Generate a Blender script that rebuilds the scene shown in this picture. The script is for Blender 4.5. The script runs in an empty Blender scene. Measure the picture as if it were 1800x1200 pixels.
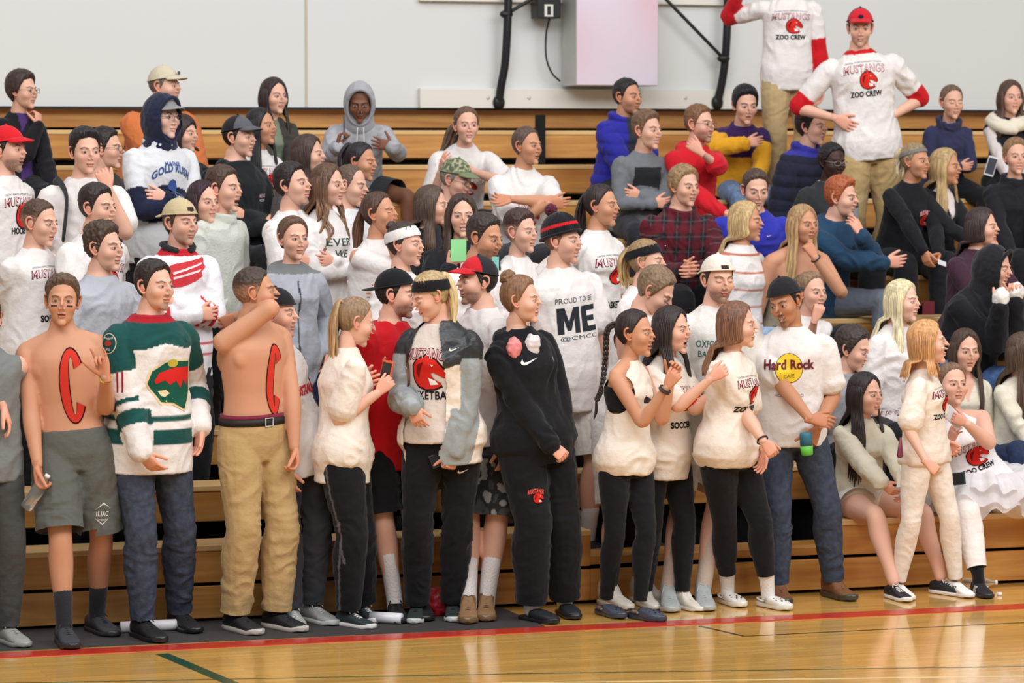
import bpy, bmesh, math, random
import numpy as np
from mathutils import Vector
from mathutils.bvhtree import BVHTree
from mathutils.geometry import tessellate_polygon
SC = bpy.context.scene
COL = SC.collection
# ------------------------------------------------------------------ camera
F_PX = 5700.0
CAM_YAW = math.radians(18.5)
CAM_PIT = math.atan(343 / F_PX)
CAM = np.array([-16.8 * math.sin(CAM_YAW), -16.8 * math.cos(CAM_YAW), 2.4])
FH = np.array([math.sin(CAM_YAW), math.cos(CAM_YAW), 0.0])
RT = np.array([math.cos(CAM_YAW), -math.sin(CAM_YAW), 0.0])
ZU = np.array([0.0, 0.0, 1.0])
AX = FH * math.cos(CAM_PIT) - ZU * math.sin(CAM_PIT)
UPV = np.cross(RT, AX)
cd = bpy.data.cameras.new('camera')
cd.sensor_width = 36.0
cd.lens = F_PX / 1800 * 36
cd.clip_end = 100
cam = bpy.data.objects.new('camera', cd)
COL.objects.link(cam)
cam.location = CAM
cam.rotation_euler = (math.pi / 2 - CAM_PIT, 0, -CAM_YAW)
cd.dof.use_dof = True
cd.dof.focus_distance = 16.3
cd.dof.aperture_fstop = 4.0
SC.camera = cam
# ------------------------------------------------------------------ world, lights, exposure
w = bpy.data.worlds.new('gym_air'); SC.world = w; w.use_nodes = True
w.node_tree.nodes['Background'].inputs[0].default_value = (0.95, 0.96, 1.0, 1)
w.node_tree.nodes['Background'].inputs[1].default_value = 0.34
SC.view_settings.view_transform = 'Standard'
SC.view_settings.look = 'None'
SC.view_settings.gamma = 1
SC.view_settings.exposure = -0.12
def area(name, loc, size, power, target, color=(0.985, 0.99, 1)):
    l = bpy.data.lights.new(name, 'AREA'); l.shape = 'RECTANGLE'
    l.size, l.size_y = size; l.energy = power; l.color = color
    o = bpy.data.objects.new(name, l); COL.objects.link(o); o.location = loc
    d = Vector(target) - Vector(loc); o.rotation_euler = d.to_track_quat('-Z', 'Y').to_euler()
    return o
area('gym_light', (-4, -7, 8.5), (9, 4), 880, (0, 1.5, 1))
area('gym_light', (6, -7, 8.5), (9, 4), 880, (2, 1.5, 1))
area('gym_light', (0, 0.5, 8.5), (12, 2.5), 300, (0.5, 2, 0.5))
# ------------------------------------------------------------------ helpers
def ray(px, py): return AX + RT * (px - 900) / F_PX + UPV * (600 - py) / F_PX
def atY(px, py, Y):
    r = ray(px, py); return CAM + r * (Y - CAM[1]) / r[1]
def atZ(px, py, Z):
    r = ray(px, py); return CAM + r * (Z - CAM[2]) / r[2]
def atD(px, py, D): return CAM + ray(px, py) * D
def depth(p): return float(np.dot(np.asarray(p) - CAM, AX))
def seat_h(r): return 0.39 + 0.2355 * r
ROW = 0.62
def lin(c):
    c = np.asarray(c, float) / 255.0
    return np.where(c <= 0.04045, c / 12.92, ((c + 0.055) / 1.055) ** 2.4)
def nrm(v):
    v = np.asarray(v, float); return v / (np.linalg.norm(v) + 1e-9)
_rs = np.random.RandomState(3)
_perm = _rs.permutation(256); _perm = np.concatenate([_perm, _perm])
_g = _rs.randn(256, 3); _g /= np.linalg.norm(_g, axis=1)[:, None]
def pn(p):
    p = np.asarray(p, float) + 57.3
    i = np.floor(p).astype(int); f = p - i; u = f * f * f * (f * (f * 6 - 15) + 10); i &= 255
    out = 0
    for dx in (0, 1):
        for dy in (0, 1):
            for dz in (0, 1):
                h = _perm[_perm[_perm[(i[:, 0] + dx) & 255] + ((i[:, 1] + dy) & 255)] + ((i[:, 2] + dz) & 255)]
                d = f - np.array([dx, dy, dz])
                wt = (u[:, 0] if dx else 1 - u[:, 0]) * (u[:, 1] if dy else 1 - u[:, 1]) * (u[:, 2] if dz else 1 - u[:, 2])
                out = out + wt * (_g[h] * d).sum(1)
    return out * 1.6
def sstep(x, a, b):
    t = np.clip((x - a) / (b - a), 0, 1); return t * t * (3 - 2 * t)
# ------------------------------------------------------------------ materials (colour from a mesh attribute, bump procedural)
def new_mat(name):
    m = bpy.data.materials.new(name); m.use_nodes = True
    return m, m.node_tree.nodes, m.node_tree.links, m.node_tree.nodes['Principled BSDF']
def attr_mat(name, rough=.8, scale=60, bump=.1, dist=.002, spec=.3, stretch=None, sss=0, sheen=0, coat=0, rvar=None, var=0.0):
    m, n, l, b = new_mat(name)
    a = n.new('ShaderNodeAttribute'); a.attribute_name = 'Col'
    b.inputs['Roughness'].default_value = rough
    b.inputs['Specular IOR Level'].default_value = spec
    if sss:
        b.inputs['Subsurface Weight'].default_value = sss
        b.inputs['Subsurface Radius'].default_value = (1, .35, .2); b.inputs['Subsurface Scale'].default_value = .012
    if sheen: b.inputs['Sheen Weight'].default_value = sheen
    if coat: b.inputs['Coat Weight'].default_value = coat
    tc = n.new('ShaderNodeTexCoord'); mp = n.new('ShaderNodeMapping'); tx = n.new('ShaderNodeTexNoise')
    mp.inputs['Scale'].default_value = stretch or (1, 1, 1)
    tx.inputs['Scale'].default_value = scale; tx.inputs['Detail'].default_value = 4
    l.new(tc.outputs['Object'], mp.inputs[0]); l.new(mp.outputs[0], tx.inputs[0])
    bp = n.new('ShaderNodeBump'); bp.inputs['Strength'].default_value = bump; bp.inputs['Distance'].default_value = dist
    l.new(tx.outputs[0], bp.inputs['Height']); l.new(bp.outputs[0], b.inputs['Normal'])
    if var:
        mx = n.new('ShaderNodeMix'); mx.data_type = 'RGBA'; mx.blend_type = 'MULTIPLY'; mx.inputs[0].default_value = 1
        mr = n.new('ShaderNodeMapRange'); mr.inputs[1].default_value = .3; mr.inputs[2].default_value = .7
        mr.inputs[3].default_value = 1 - var; mr.inputs[4].default_value = 1 + var
        l.new(tx.outputs[0], mr.inputs[0]); l.new(a.outputs[0], mx.inputs[6]); l.new(mr.outputs[0], mx.inputs[7])
        l.new(mx.outputs[2], b.inputs['Base Color'])
    else: l.new(a.outputs[0], b.inputs['Base Color'])
    return m
M = {
 'skin': attr_mat('skin', .55, 220, .12, .001, .35, sss=.12),
 'cloth': attr_mat('cotton_cloth', .9, 24, .5, .014, .15, sheen=.1),
 'knit': attr_mat('knit_cloth', .95, 90, .6, .006, .1, sheen=.2),
 'denim': attr_mat('denim_cloth', .85, 34, .5, .01, .2, var=.25),
 'nylon': attr_mat('shiny_nylon', .42, 14, .5, .02, .5),
 'hair': attr_mat('hair', .5, 9, .6, .006, .4, stretch=(9, 9, 1.6), var=.35),
 'plastic': attr_mat('plastic', .35, 5, .02, .001, .5),
 'leather': attr_mat('leather', .6, 50, .3, .003, .4, var=.1),
 'tulle': attr_mat('tulle', .9, 40, .6, .01, .1),
 'print': attr_mat('print_ink', .8, 30, .1, .002, .15),
 'paint': attr_mat('painted_metal', .5, 12, .05, .002, .4),
}
M['tulle'].node_tree.nodes['Principled BSDF'].inputs['Alpha'].default_value = .55
def mesh_obj(name, V, Fc, mat, parent=None, col=None, base=None, smooth=True, flip=True):
    V = np.asarray(V, float)
    if base is not None: V = V - base
    if flip: Fc = outward(V, Fc)
    me = bpy.data.meshes.new(name)
    me.from_pydata(V.tolist(), [], [list(map(int, f)) for f in Fc] if not isinstance(Fc, np.ndarray) else Fc.tolist())
    if smooth: me.shade_smooth()
    if col is not None:
        c = np.asarray(col, float)
        if c.ndim == 1: c = np.tile(c, (len(V), 1))
        a = me.color_attributes.new('Col', 'FLOAT_COLOR', 'POINT')
        a.data.foreach_set('color', np.concatenate([c, np.ones((len(c), 1))], 1).astype(np.float32).ravel())
    me.materials.append(M[mat] if isinstance(mat, str) else mat)
    o = bpy.data.objects.new(name, me)
    LINK.append(o)
    if parent is not None: o.parent = parent
    return o
LINK = []
def link_all():
    for o in LINK: COL.objects.link(o)
    LINK.clear()
def tag(o, label=None, cat=None, group=None, kind=None):
    if label: o['label'] = label
    if cat: o['category'] = cat
    if group: o['group'] = group
    if kind: o['kind'] = kind
    return o
def outward(V, Fc):
    """flip all faces when the piece is inside out"""
    c = V.mean(0); q = Fc[:, :3] if isinstance(Fc, np.ndarray) else np.array([f[:3] for f in Fc]); a, b, d = V[q[:, 0]] - c, V[q[:, 1]] - c, V[q[:, 2]] - c
    if (np.cross(a, b) * d).sum() < 0: return Fc[:, ::-1] if isinstance(Fc, np.ndarray) else [f[::-1] for f in Fc]
    return Fc
class G:
    """collects pieces (verts, faces, colours) into one mesh"""
    def __init__(s): s.V = []; s.F = []; s.C = []; s.n = 0
    def add(s, V, Fc, c=None):
        V = np.asarray(V, float); Fc = outward(V, Fc); s.V.append(V); s.F += [[i + s.n for i in f] for f in Fc]
        cc = np.zeros((len(V), 3)) if c is None else np.asarray(c, float)
        s.C.append(np.tile(cc, (len(V), 1)) if cc.ndim == 1 else cc); s.n += len(V); return s
    def out(s): return np.concatenate(s.V), s.F, np.concatenate(s.C)
def loft(secs, n=18, e=2.0, caps=True, mid=False):
    """secs: (centre, axisA, axisB, a, b[, bb]) ; ellipse/superellipse rings"""
    th = np.linspace(0, 2 * math.pi, n, endpoint=False); c, s = np.cos(th), np.sin(th)
    ca = np.sign(c) * np.abs(c) ** (2 / e); sb = np.sign(s) * np.abs(s) ** (2 / e)
    V = []
    for q in secs:
        b2 = q[5] if len(q) > 5 else q[4]
        V.append(q[0] + np.outer(ca * q[3], q[1]) + np.outer(np.where(sb > 0, sb * q[4], sb * b2), q[2]))
    m = len(secs); Fc = []
    for i in range(m - 1):
        for j in range(n):
            k = (j + 1) % n; Fc.append([i * n + j, i * n + k, (i + 1) * n + k, (i + 1) * n + j])
    V = np.concatenate(V)
    if caps:
        V = np.concatenate([V, [secs[0][0], secs[-1][0]]])
        for j in range(n):
            k = (j + 1) % n
            Fc.append([m * n, k, j]); Fc.append([m * n + 1, (m - 1) * n + j, (m - 1) * n + k])
    return V, Fc
def cat(P, k=4):
    """Catmull-Rom resample of rows"""
    P = np.asarray(P, float)
    if len(P) < 3: 
        t = np.linspace(0, 1, k + 1)[:, None]; return P[0] * (1 - t) + P[-1] * t
    Q = np.vstack([2 * P[0] - P[1], P, 2 * P[-1] - P[-2]]); out = []
    for i in range(len(P) - 1):
        a, b, c, d = Q[i:i + 4]
        for t in np.arange(k) / k:
            out.append(.5 * (2 * b + (c - a) * t + (2 * a - 5 * b + 4 * c - d) * t * t + (3 * b - a - 3 * c + d) * t ** 3))
    out.append(P[-1]); return np.array(out)
def tube(P, rad, n=12, k=4, ref=None, flat=1.0, cap=True):
    """round tube through points, rad per point; flat<1 flattens along the ref axis"""
    P = np.asarray(P, float); rad = np.broadcast_to(np.asarray(rad, float), (len(P),))
    Q = cat(np.c_[P, rad], k); X = Q[:, :3]; r = np.maximum(Q[:, 3], 1e-4)
    T = np.gradient(X, axis=0); T /= np.linalg.norm(T, axis=1)[:, None] + 1e-9
    if cap:
        X = np.vstack([X[0] - T[0] * r[0] * .75, X[0] - T[0] * r[0] * .45, X, X[-1] + T[-1] * r[-1] * .45, X[-1] + T[-1] * r[-1] * .75])
        T = np.vstack([T[0], T[0], T, T[-1], T[-1]]); r = np.r_[r[0] * .45, r[0] * .85, r, r[-1] * .85, r[-1] * .45]
    a = nrm(np.cross(T[0], ref if ref is not None else (ZU if abs(T[0][2]) < .9 else np.array([0, 1., 0]))))
    secs = []
    for x, t, q in zip(X, T, r):
        a = nrm(a - t * np.dot(a, t)); b = np.cross(t, a)
        secs.append((x, a, b, q, q * flat))
    return loft(secs, n)
def ball(c, r, R=None, nu=14, nv=10):
    th = np.linspace(0, 2 * math.pi, nu, endpoint=False); V = []
    r = np.broadcast_to(np.asarray(r, float), (3,))
    for i in range(nv + 1):
        p = math.pi * i / nv
        V.append(np.c_[np.cos(th) * math.sin(p), np.sin(th) * math.sin(p), np.full(nu, math.cos(p))])
    V = np.concatenate(V) * r; 
    if R is not None: V = V @ np.asarray(R)
    Fc = [[i * nu + j, (i + 1) * nu + j, (i + 1) * nu + (j + 1) % nu, i * nu + (j + 1) % nu] for i in range(nv) for j in range(nu)]
    return V + c, Fc
def boxm(lo, hi, bev=0.0):
    lo = np.asarray(lo, float); hi = np.asarray(hi, float)
    bm = bmesh.new(); bmesh.ops.create_cube(bm, size=1.0)
    for v in bm.verts: v.co = Vector((np.array(v.co) + .5) * (hi - lo) + lo)
    if bev: bmesh.ops.bevel(bm, geom=bm.edges[:], offset=bev, segments=2, profile=.5, affect='EDGES')
    V = np.array([v.co[:] for v in bm.verts]); Fc = [[v.index for v in f.verts] for f in bm.faces]; bm.free(); return V, Fc
# ---- batched voxel remesh: every job is evaluated in one dependency-graph pass
JOBS = []
def remesh_job(pieces, vox, it, cb):
    V = []; Fc = []; n = 0
    for v, f in pieces:
        V.append(v); Fc += [[i + n for i in q] for q in f]; n += len(v)
    V = np.concatenate(V); me = bpy.data.meshes.new('t'); me.from_pydata(V.tolist(), [], Fc)
    o = bpy.data.objects.new('t', me)
    m = o.modifiers.new('r', 'REMESH'); m.mode = 'VOXEL'; m.voxel_size = vox; m.adaptivity = 0
    s = o.modifiers.new('s', 'SMOOTH'); s.factor = .5; s.iterations = it
    JOBS.append((o, cb))
def run_jobs():
    tc = bpy.data.collections.new('tmp'); COL.children.link(tc)
    for o, _ in JOBS: tc.objects.link(o)
    dg = bpy.context.evaluated_depsgraph_get(); dg.update()
    for o, cb in JOBS:
        me = o.evaluated_get(dg).data
        V = np.empty(len(me.vertices) * 3, np.float32); me.vertices.foreach_get('co', V); V = V.reshape(-1, 3).astype(float)
        L = np.empty(len(me.loops), np.int32); me.loops.foreach_get('vertex_index', L)
        cnt = np.empty(len(me.polygons), np.int32); me.polygons.foreach_get('loop_total', cnt)
        if (cnt == 4).all(): Fc = L.reshape(-1, 4)
        else:
            Fc = []; k = 0
            for c in cnt: Fc.append(L[k:k + c].tolist()); k += c
            Fc = np.array([f if len(f) == 4 else f + [f[-1]] for f in Fc if len(f) in (3, 4)])
        cb(V, Fc)
    ds = [o.data for o, _ in JOBS]
    for o, _ in JOBS: bpy.data.objects.remove(o)
    for d in ds: bpy.data.meshes.remove(d)
    bpy.data.collections.remove(tc); JOBS.clear()
def vnorm(V, Fc):
    N = np.zeros_like(V); fn = np.cross(V[Fc[:, 2]] - V[Fc[:, 0]], V[Fc[:, 3]] - V[Fc[:, 1]])
    for i in range(4): np.add.at(N, Fc[:, i], fn)
    return N / (np.linalg.norm(N, axis=1)[:, None] + 1e-12)
def keep(V, Fc, mask, *arrs):
    """keep faces whose vertices are all in mask; compact"""
    Fc = Fc[mask[Fc].all(1)]; used = np.unique(Fc); mp = np.full(len(V), -1); mp[used] = np.arange(len(used))
    return (V[used], mp[Fc]) + tuple(a[used] for a in arrs)
# ------------------------------------------------------------------ head
def ell(p, c, r):
    q = (p - c) / r; k0 = np.sqrt((q * q).sum(1)); k1 = np.sqrt(((q / r) ** 2).sum(1)) + 1e-9
    return k0 * (k0 - 1) / k1
def smin(a, b, k):
    h = np.clip(.5 + .5 * (b - a) / k, 0, 1); return b * (1 - h) + a * h - k * h * (1 - h)
def smax(a, b, k): return -smin(-a, -b, k)
def head_sdf(p, v):
    A = np.array; jw, ns, fat, mo, fem = v['jw'], v['ns'], v['fat'], v['mo'], v['fem']
    d = ell(p, A([0, -.014, .030]), A([.0745, .094, .088]))
    d = smin(d, ell(p, A([0, .016, -.025]), A([.0615 + fat * .012, .070, .082])), .02)
    d = smin(d, ell(p, A([0, .030, -.073 - mo * .004]), A([.046 * jw + fat * .014, .050, .036])), .02)
    d = smin(d, ell(p, A([0, .070, -.103 - mo * .010]), A([.020 * jw, .017, .015])), .018)
    d = smin(d, ell(p, A([0, .073, .024]), A([.048, .018, .010 - fem * .003])), .016)
    ax = A([1, 1, 1.]); q = p.copy(); q[:, 0] = np.abs(q[:, 0])
    d = smin(d, ell(q, A([.038, .058, -.026]), A([.022 + fat * .008, .022, .020])), .032)
    d = smax(d, -ell(q, A([.031, .102, .004]), A([.019, .017, .0125])), .009)
    d = smin(d, ell(q, A([.031, .0735, .002]), A([.0165, .0165, .0115])), .004)
    # nose
    for t in (0, .33, .66, 1):
        c = A([0, .090 + t * (.018 + .006 * ns), .010 - t * .040]); r = .0065 + t * .0035 * ns
        d = smin(d, ell(p, c, A([r, r * 1.2, r * 1.4])), .008)
    d = smin(d, ell(q, A([.0105, .097, -.034]), A([.0075, .009, .0065])) , .005)
    # lips
    d = smin(d, ell(p, A([0, .0858, -.0585 ]), A([.021, .0080, .0050])), .004)
    d = smin(d, ell(p, A([0, .0835, -.0705 - mo * .014]), A([.018, .0080, .0062])), .004)
    if mo > 0.05: d = smax(d, -ell(p, A([0, .098, -.064 - mo * .007]), A([.016 + .004 * v['sm'], .020, .0035 + mo * .009])), .003)
    return d
def grid(nu, nv):
    s = np.linspace(-1, 1, nu, endpoint=False); az = math.pi * (s * .55 + .45 * np.sign(s) * np.abs(s) ** 2.2)
    t = np.linspace(0, 1, nv); el = math.pi * (t + .055 * np.sin(2 * math.pi * t) * -1)   # denser round the face height
    A, E = np.meshgrid(az, el)
    D = np.stack([np.sin(A) * np.sin(E), np.cos(A) * np.sin(E), np.cos(E)], -1).reshape(-1, 3)
    Fc = [[i * nu + j, (i + 1) * nu + j, (i + 1) * nu + (j + 1) % nu, i * nu + (j + 1) % nu] for i in range(nv - 1) for j in range(nu)]
    return D, np.array(Fc)
GR = {1: grid(176, 132), 0: grid(128, 96)}
HC = np.array([0, 0, -.005])
_hcache = {}
def head_surface(v, lod):
    key = (tuple(sorted(v.items())), lod)
    if key in _hcache: return _hcache[key]
    D, Fc = GR[lod]; lo = np.full(len(D), .03); hi = np.full(len(D), .16)
    for _ in range(15):
        m = (lo + hi) / 2; s = head_sdf(HC + D * m[:, None], v) < 0
        lo = np.where(s, m, lo); hi = np.where(s, hi, m)
    _hcache[key] = (lo + hi) / 2
    return _hcache[key]
SKIN = {'l': (226, 176, 152), 'p': (232, 188, 168), 't': (204, 148, 116), 'o': (188, 132, 98), 'b': (128, 84, 62), 'k': (66, 44, 36)}
def face_colors(P, v, sk, brow, gaze=0.0, closed=0, beard=0, beardc=(40, 28, 22), lip=None, extra=None):
    base = lin(SKIN[sk]); C = np.tile(base, (len(P), 1)); x, f, z = P.T; ax = np.abs(x); fr = f > .03
    def mix(m, c, a=1.0):
        nonlocal C
        m = (np.clip(m, 0, 1) * a)[:, None]; C = C * (1 - m) + np.asarray(c) * m
    red = base * np.array([1.0, .66, .62]) if sk not in 'kb' else base * 1.1
    mix(np.exp(-(((ax - .040) / .018) ** 2 + ((z + .03) / .018) ** 2)) * fr, red, .32)
    mix(np.exp(-((x / .014) ** 2 + ((z + .03) / .014) ** 2)) * (f > .09), red, .25)
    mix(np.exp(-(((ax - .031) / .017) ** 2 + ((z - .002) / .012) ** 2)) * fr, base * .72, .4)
    if beard:
        u = sstep(-z, .040, .062) * sstep(f, -.01, .03) * (1 - .75 * np.exp(-((x / .012) ** 2 + ((z + .085) / .004) ** 2)))
        mo = np.exp(-((x / .022) ** 4 + ((z + .047) / .006) ** 4)) * (f > .07)
        nz = .7 + .3 * pn(P * 260)
        if beard == 3: u = np.exp(-((x / .024) ** 4 + ((z + .098) / .022) ** 4)) * (f > .04)
        mix(np.maximum(u, mo) * nz, lin(beardc), .45 if beard == 1 else .85)
    lc = np.asarray(lip if lip is not None else base * np.array([.86, .52, .52])); mo = v['mo']
    hw = .022 + .004 * v['sm']; cz = -.064 - mo * .007 + v['sm'] * .004 * (ax / .02) ** 2
    up = ((z - cz) / (.0075 + mo * .008)); lm = 1 - sstep((ax / hw) ** 2 + up ** 2, .75, 1.15)
    mix(lm * (f > .06), lc, .85)
    if mo > .05:
        im = 1 - sstep((ax / (hw * .8)) ** 2 + ((z - cz) / (.0025 + mo * .0075)) ** 2, .7, 1.1); mix(im * (f > .05), lin((60, 22, 20)))
        tm = im * (z > cz + (.0 if mo > .3 else -.003)); mix(tm * (f > .05) * (v['sm'] > 0), lin((225, 215, 205)))
    else: mix((1 - sstep(np.abs(z - cz), .0008, .0022)) * (ax < hw) * (f > .06), lc * .35, .8)
    bl = z - (.0215 + .006 * np.exp(-((ax - .034) / .012) ** 2) - .004 * v['fem'] * 0 - .10 * np.maximum(ax - .042, 0))
    bt = .0034 if not v['fem'] else .0024
    mix((1 - sstep(np.abs(bl), bt * .6, bt * 1.6)) * sstep(ax, .011, .016) * (1 - sstep(ax, .046, .053)) * fr, lin(brow), .85)
    ex = ax - .031; ez = z - .002
    ey = (ex / .0148) ** 2 + (ez / (.0060 if not closed else .001)) ** 2
    if not closed:
        em = (1 - sstep(ey, .8, 1.15)) * fr; mix(em, lin((186, 176, 170)))
        ix = x - np.sign(x) * .031 - gaze * .005; ir = np.sqrt(ix ** 2 + (ez - .0005) ** 2)
        mix(em * (1 - sstep(ir, .0060, .0074)), lin((58, 40, 30)))
    ll = ez - .0060 * np.sqrt(np.clip(1 - (ex / .016) ** 2, 0, 1)) if not closed else ez + .003 * np.sqrt(np.clip(1 - (ex / .016) ** 2, 0, 1))
    mix((1 - sstep(np.abs(ll), .0007, .0022)) * (np.abs(ex) < .0165) * fr, lin((32, 20, 16)), .9 if v['fem'] else .75)
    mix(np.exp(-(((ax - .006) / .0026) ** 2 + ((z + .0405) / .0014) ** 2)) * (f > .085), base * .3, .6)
    if extra: extra(P, mix)
    return C
def head_basis(yaw, pitch=0, roll=0):
    f = fvec(yaw); l = np.cross(ZU, f); p = math.radians(pitch); r = math.radians(roll)
    F_ = f * math.cos(p) - ZU * math.sin(p); U = ZU * math.cos(p) + f * math.sin(p)
    L = l * math.cos(r) + U * math.sin(r); U = np.cross(F_, L); return np.array([L, F_, U])
def fvec(yaw):
    a = math.radians(yaw); x, y = -FH[0], -FH[1]
    return np.array([x * math.cos(a) - y * math.sin(a), x * math.sin(a) + y * math.cos(a), 0])
def ear(side):
    n = 16; secs = []
    A = np.array
    out = G()
    P = [A([.070, .006, .022]), A([.080, -.006, .032]), A([.086, -.022, .024]), A([.085, -.026, .002]), A([.079, -.016, -.020]), A([.073, -.002, -.032]), A([.070, .004, -.026])]
    v, f = tube([p * A([side, 1, 1]) for p in P], [.004, .005, .0055, .005, .005, .006, .004], 8, 3); out.add(v, f)
    v, f = ball(A([side * .074, -.007, -.001]), A([.006, .017, .026])); out.add(v, f)
    return out.V[0], out
# ------------------------------------------------------------------ hands
HANDS = {}
def make_hand(name, curls, spread=1.0, thumb=(35, 20), point=None):
    """left hand: wrist at origin, fingers +z, palm faces +y, thumb on +x"""
    A = np.array; pcs = []
    secs = []
    for z, a, b, ox in ((-.03, .024, .019, 0), (0, .026, .019, 0), (.03, .036, .017, .003), (.06, .041, .015, .002), (.088, .041, .013, 0), (.098, .036, .010, 0)):
        secs.append((A([ox, 0, z]), A([1., 0, 0]), A([0, 1., 0]), a, b))
    pcs.append(loft(secs, 16, 2.6))
    for i, (x, L, r) in enumerate(((.030, .070, .0088), (.010, .078, .009), (-.011, .072, .0086), (-.030, .056, .0076))):
        cu = curls[i] if isinstance(curls[i], tuple) else (curls[i] * .8, curls[i], curls[i] * .6)
        p = A([x, 0, .088]); a = 0; pts = [A([x * .9, 0, .07]), p.copy()]; sp = math.radians((x / .03) * 5 * spread)
        for c, fr in zip(cu, (.45, .30, .25)):
            a += math.radians(c); p = p + L * fr * A([math.sin(sp) * math.cos(a), math.sin(a), math.cos(a)]); pts.append(p.copy())
        pcs.append(tube(pts, [r * 1.05, r, r, r * .92, r * .8], 10, 3))
    t0, t1 = thumb; p = A([.022, .004, .020]); pts = [p.copy()]; d = math.radians(t0); e = math.radians(t1)
    for L, dd in ((.040, 0), (.034, -10), (.026, -14)):
        aa = d + math.radians(dd); p = p + L * A([math.sin(aa), math.sin(e) * .9, math.cos(aa)]); pts.append(p.copy())
    pcs.append(tube(pts, [.015, .0125, .0105, .0085], 10, 3))
    pcs.append(ball(A([.020, .006, .035]), A([.018, .014, .030])))
    def cb(V, Fc): HANDS[name] = (V, Fc)
    remesh_job(pcs, .0032, 3, cb)
make_hand('relax', (18, 24, 28, 34))
make_hand('flat', (4, 5, 6, 8), 1.3, (38, 5))
make_hand('fist', (78, 82, 84, 84), .3, (30, 50))
make_hand('grip', (48, 52, 55, 58), .6, (32, 45))
make_hand('point', (6, 74, 78, 80), .5, (38, 40))
make_hand('horns', (10, 78, 80, 12), .8, (42, 30))
make_hand('open', (10, 8, 12, 16), 2.4, (60, 10))
run_jobs()
def place_hand(pose, side, wrist, d, pal, s=1.0):
    V, Fc = HANDS[pose]; z = nrm(d); y = nrm(np.asarray(pal) - z * np.dot(pal, z)); x = np.cross(y, z)
    V = V * s
    if side == 'R': V = V * np.array([-1, 1, 1]); Fc = Fc[:, ::-1]
    return wrist + V[:, :1] * x + V[:, 1:2] * y + V[:, 2:] * z, Fc
def ik(a, c, l1, l2, pole):
    d = c - a; L = np.linalg.norm(d); u = d / (L + 1e-9)
    if L > (l1 + l2) * .998: c = a + u * (l1 + l2) * .998; L = (l1 + l2) * .998
    x = (l1 * l1 - l2 * l2 + L * L) / (2 * L); h = math.sqrt(max(l1 * l1 - x * x, 0))
    p = pole - u * np.dot(pole, u); p = nrm(p) if np.linalg.norm(p) > 1e-6 else nrm(np.cross(u, ZU))
    return a + u * x + p * h, c
# ------------------------------------------------------------------ the figure
TM = np.array([(-.11,.115,.10),(-.04,.162,.118),(.03,.165,.120),(.12,.148,.105),(.20,.145,.100),(.30,.158,.112),(.38,.172,.120),(.43,.178,.114),(.465,.162,.096),(.495,.122,.082),(.52,.090,.070),(.545,.064,.060),(.60,.054,.056)])
TF = np.array([(-.11,.120,.105),(-.04,.172,.122),(.03,.170,.120),(.12,.138,.100),(.20,.120,.088),(.29,.132,.104),(.36,.145,.128),(.42,.150,.104),(.465,.138,.086),(.495,.102,.072),(.52,.072,.058),(.545,.050,.050),(.60,.045,.048)])
ARMP = {  # wrist offset (inward, forward, up), elbow pole (inward, forward, up), hand pose, hand dir, palm normal in torso axes (inward, forward, up)
 'd': ((-.07,.03,-.535),(-.35,-1,0),'relax',(.1,.12,-1),(1,.1,0)),
 'x': ((.20,.21,-.25),(-.7,.15,-1),'relax',(1,.05,.1),(0,-1,-.1)),
 'X': ((.24,.17,-.20),(-.7,.15,-1),'relax',(1,-.2,.1),(0,-1,-.1)),
 'h': ((-.01,.07,-.38),(-1,-.45,.1),'flat',(.7,.5,-.5),(.6,-.4,0)),
 'l': ((.09,.36,-.40),(-.6,-.3,-1),'relax',(.6,1,-.3),(0,0,-1)),
 'k': ((.15,.42,-.28),(-.8,.1,-1),'grip',(.6,.6,-.5),(1,0,.1)),
 'p': ((-.05,.08,-.42),(-.6,-1,0),'relax',(.2,.2,-1),(1,0,0)),
 'f': ((.15,.20,-.40),(-1,-.3,-.2),'grip',(.7,.3,-.7),(.2,-1,0)),
 'b': ((.08,-.15,-.36),(-1,-.6,0),'relax',(1,-.2,-.3),(0,-1,0)),
 'w': ((.12,.36,-.10),(-.7,0,-1),'grip',(.4,.5,.6),(1,-.1,0)),
}
ALLP = []
class Person: pass
def lerp(a, b, t): return a * (1 - t) + b * t
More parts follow.
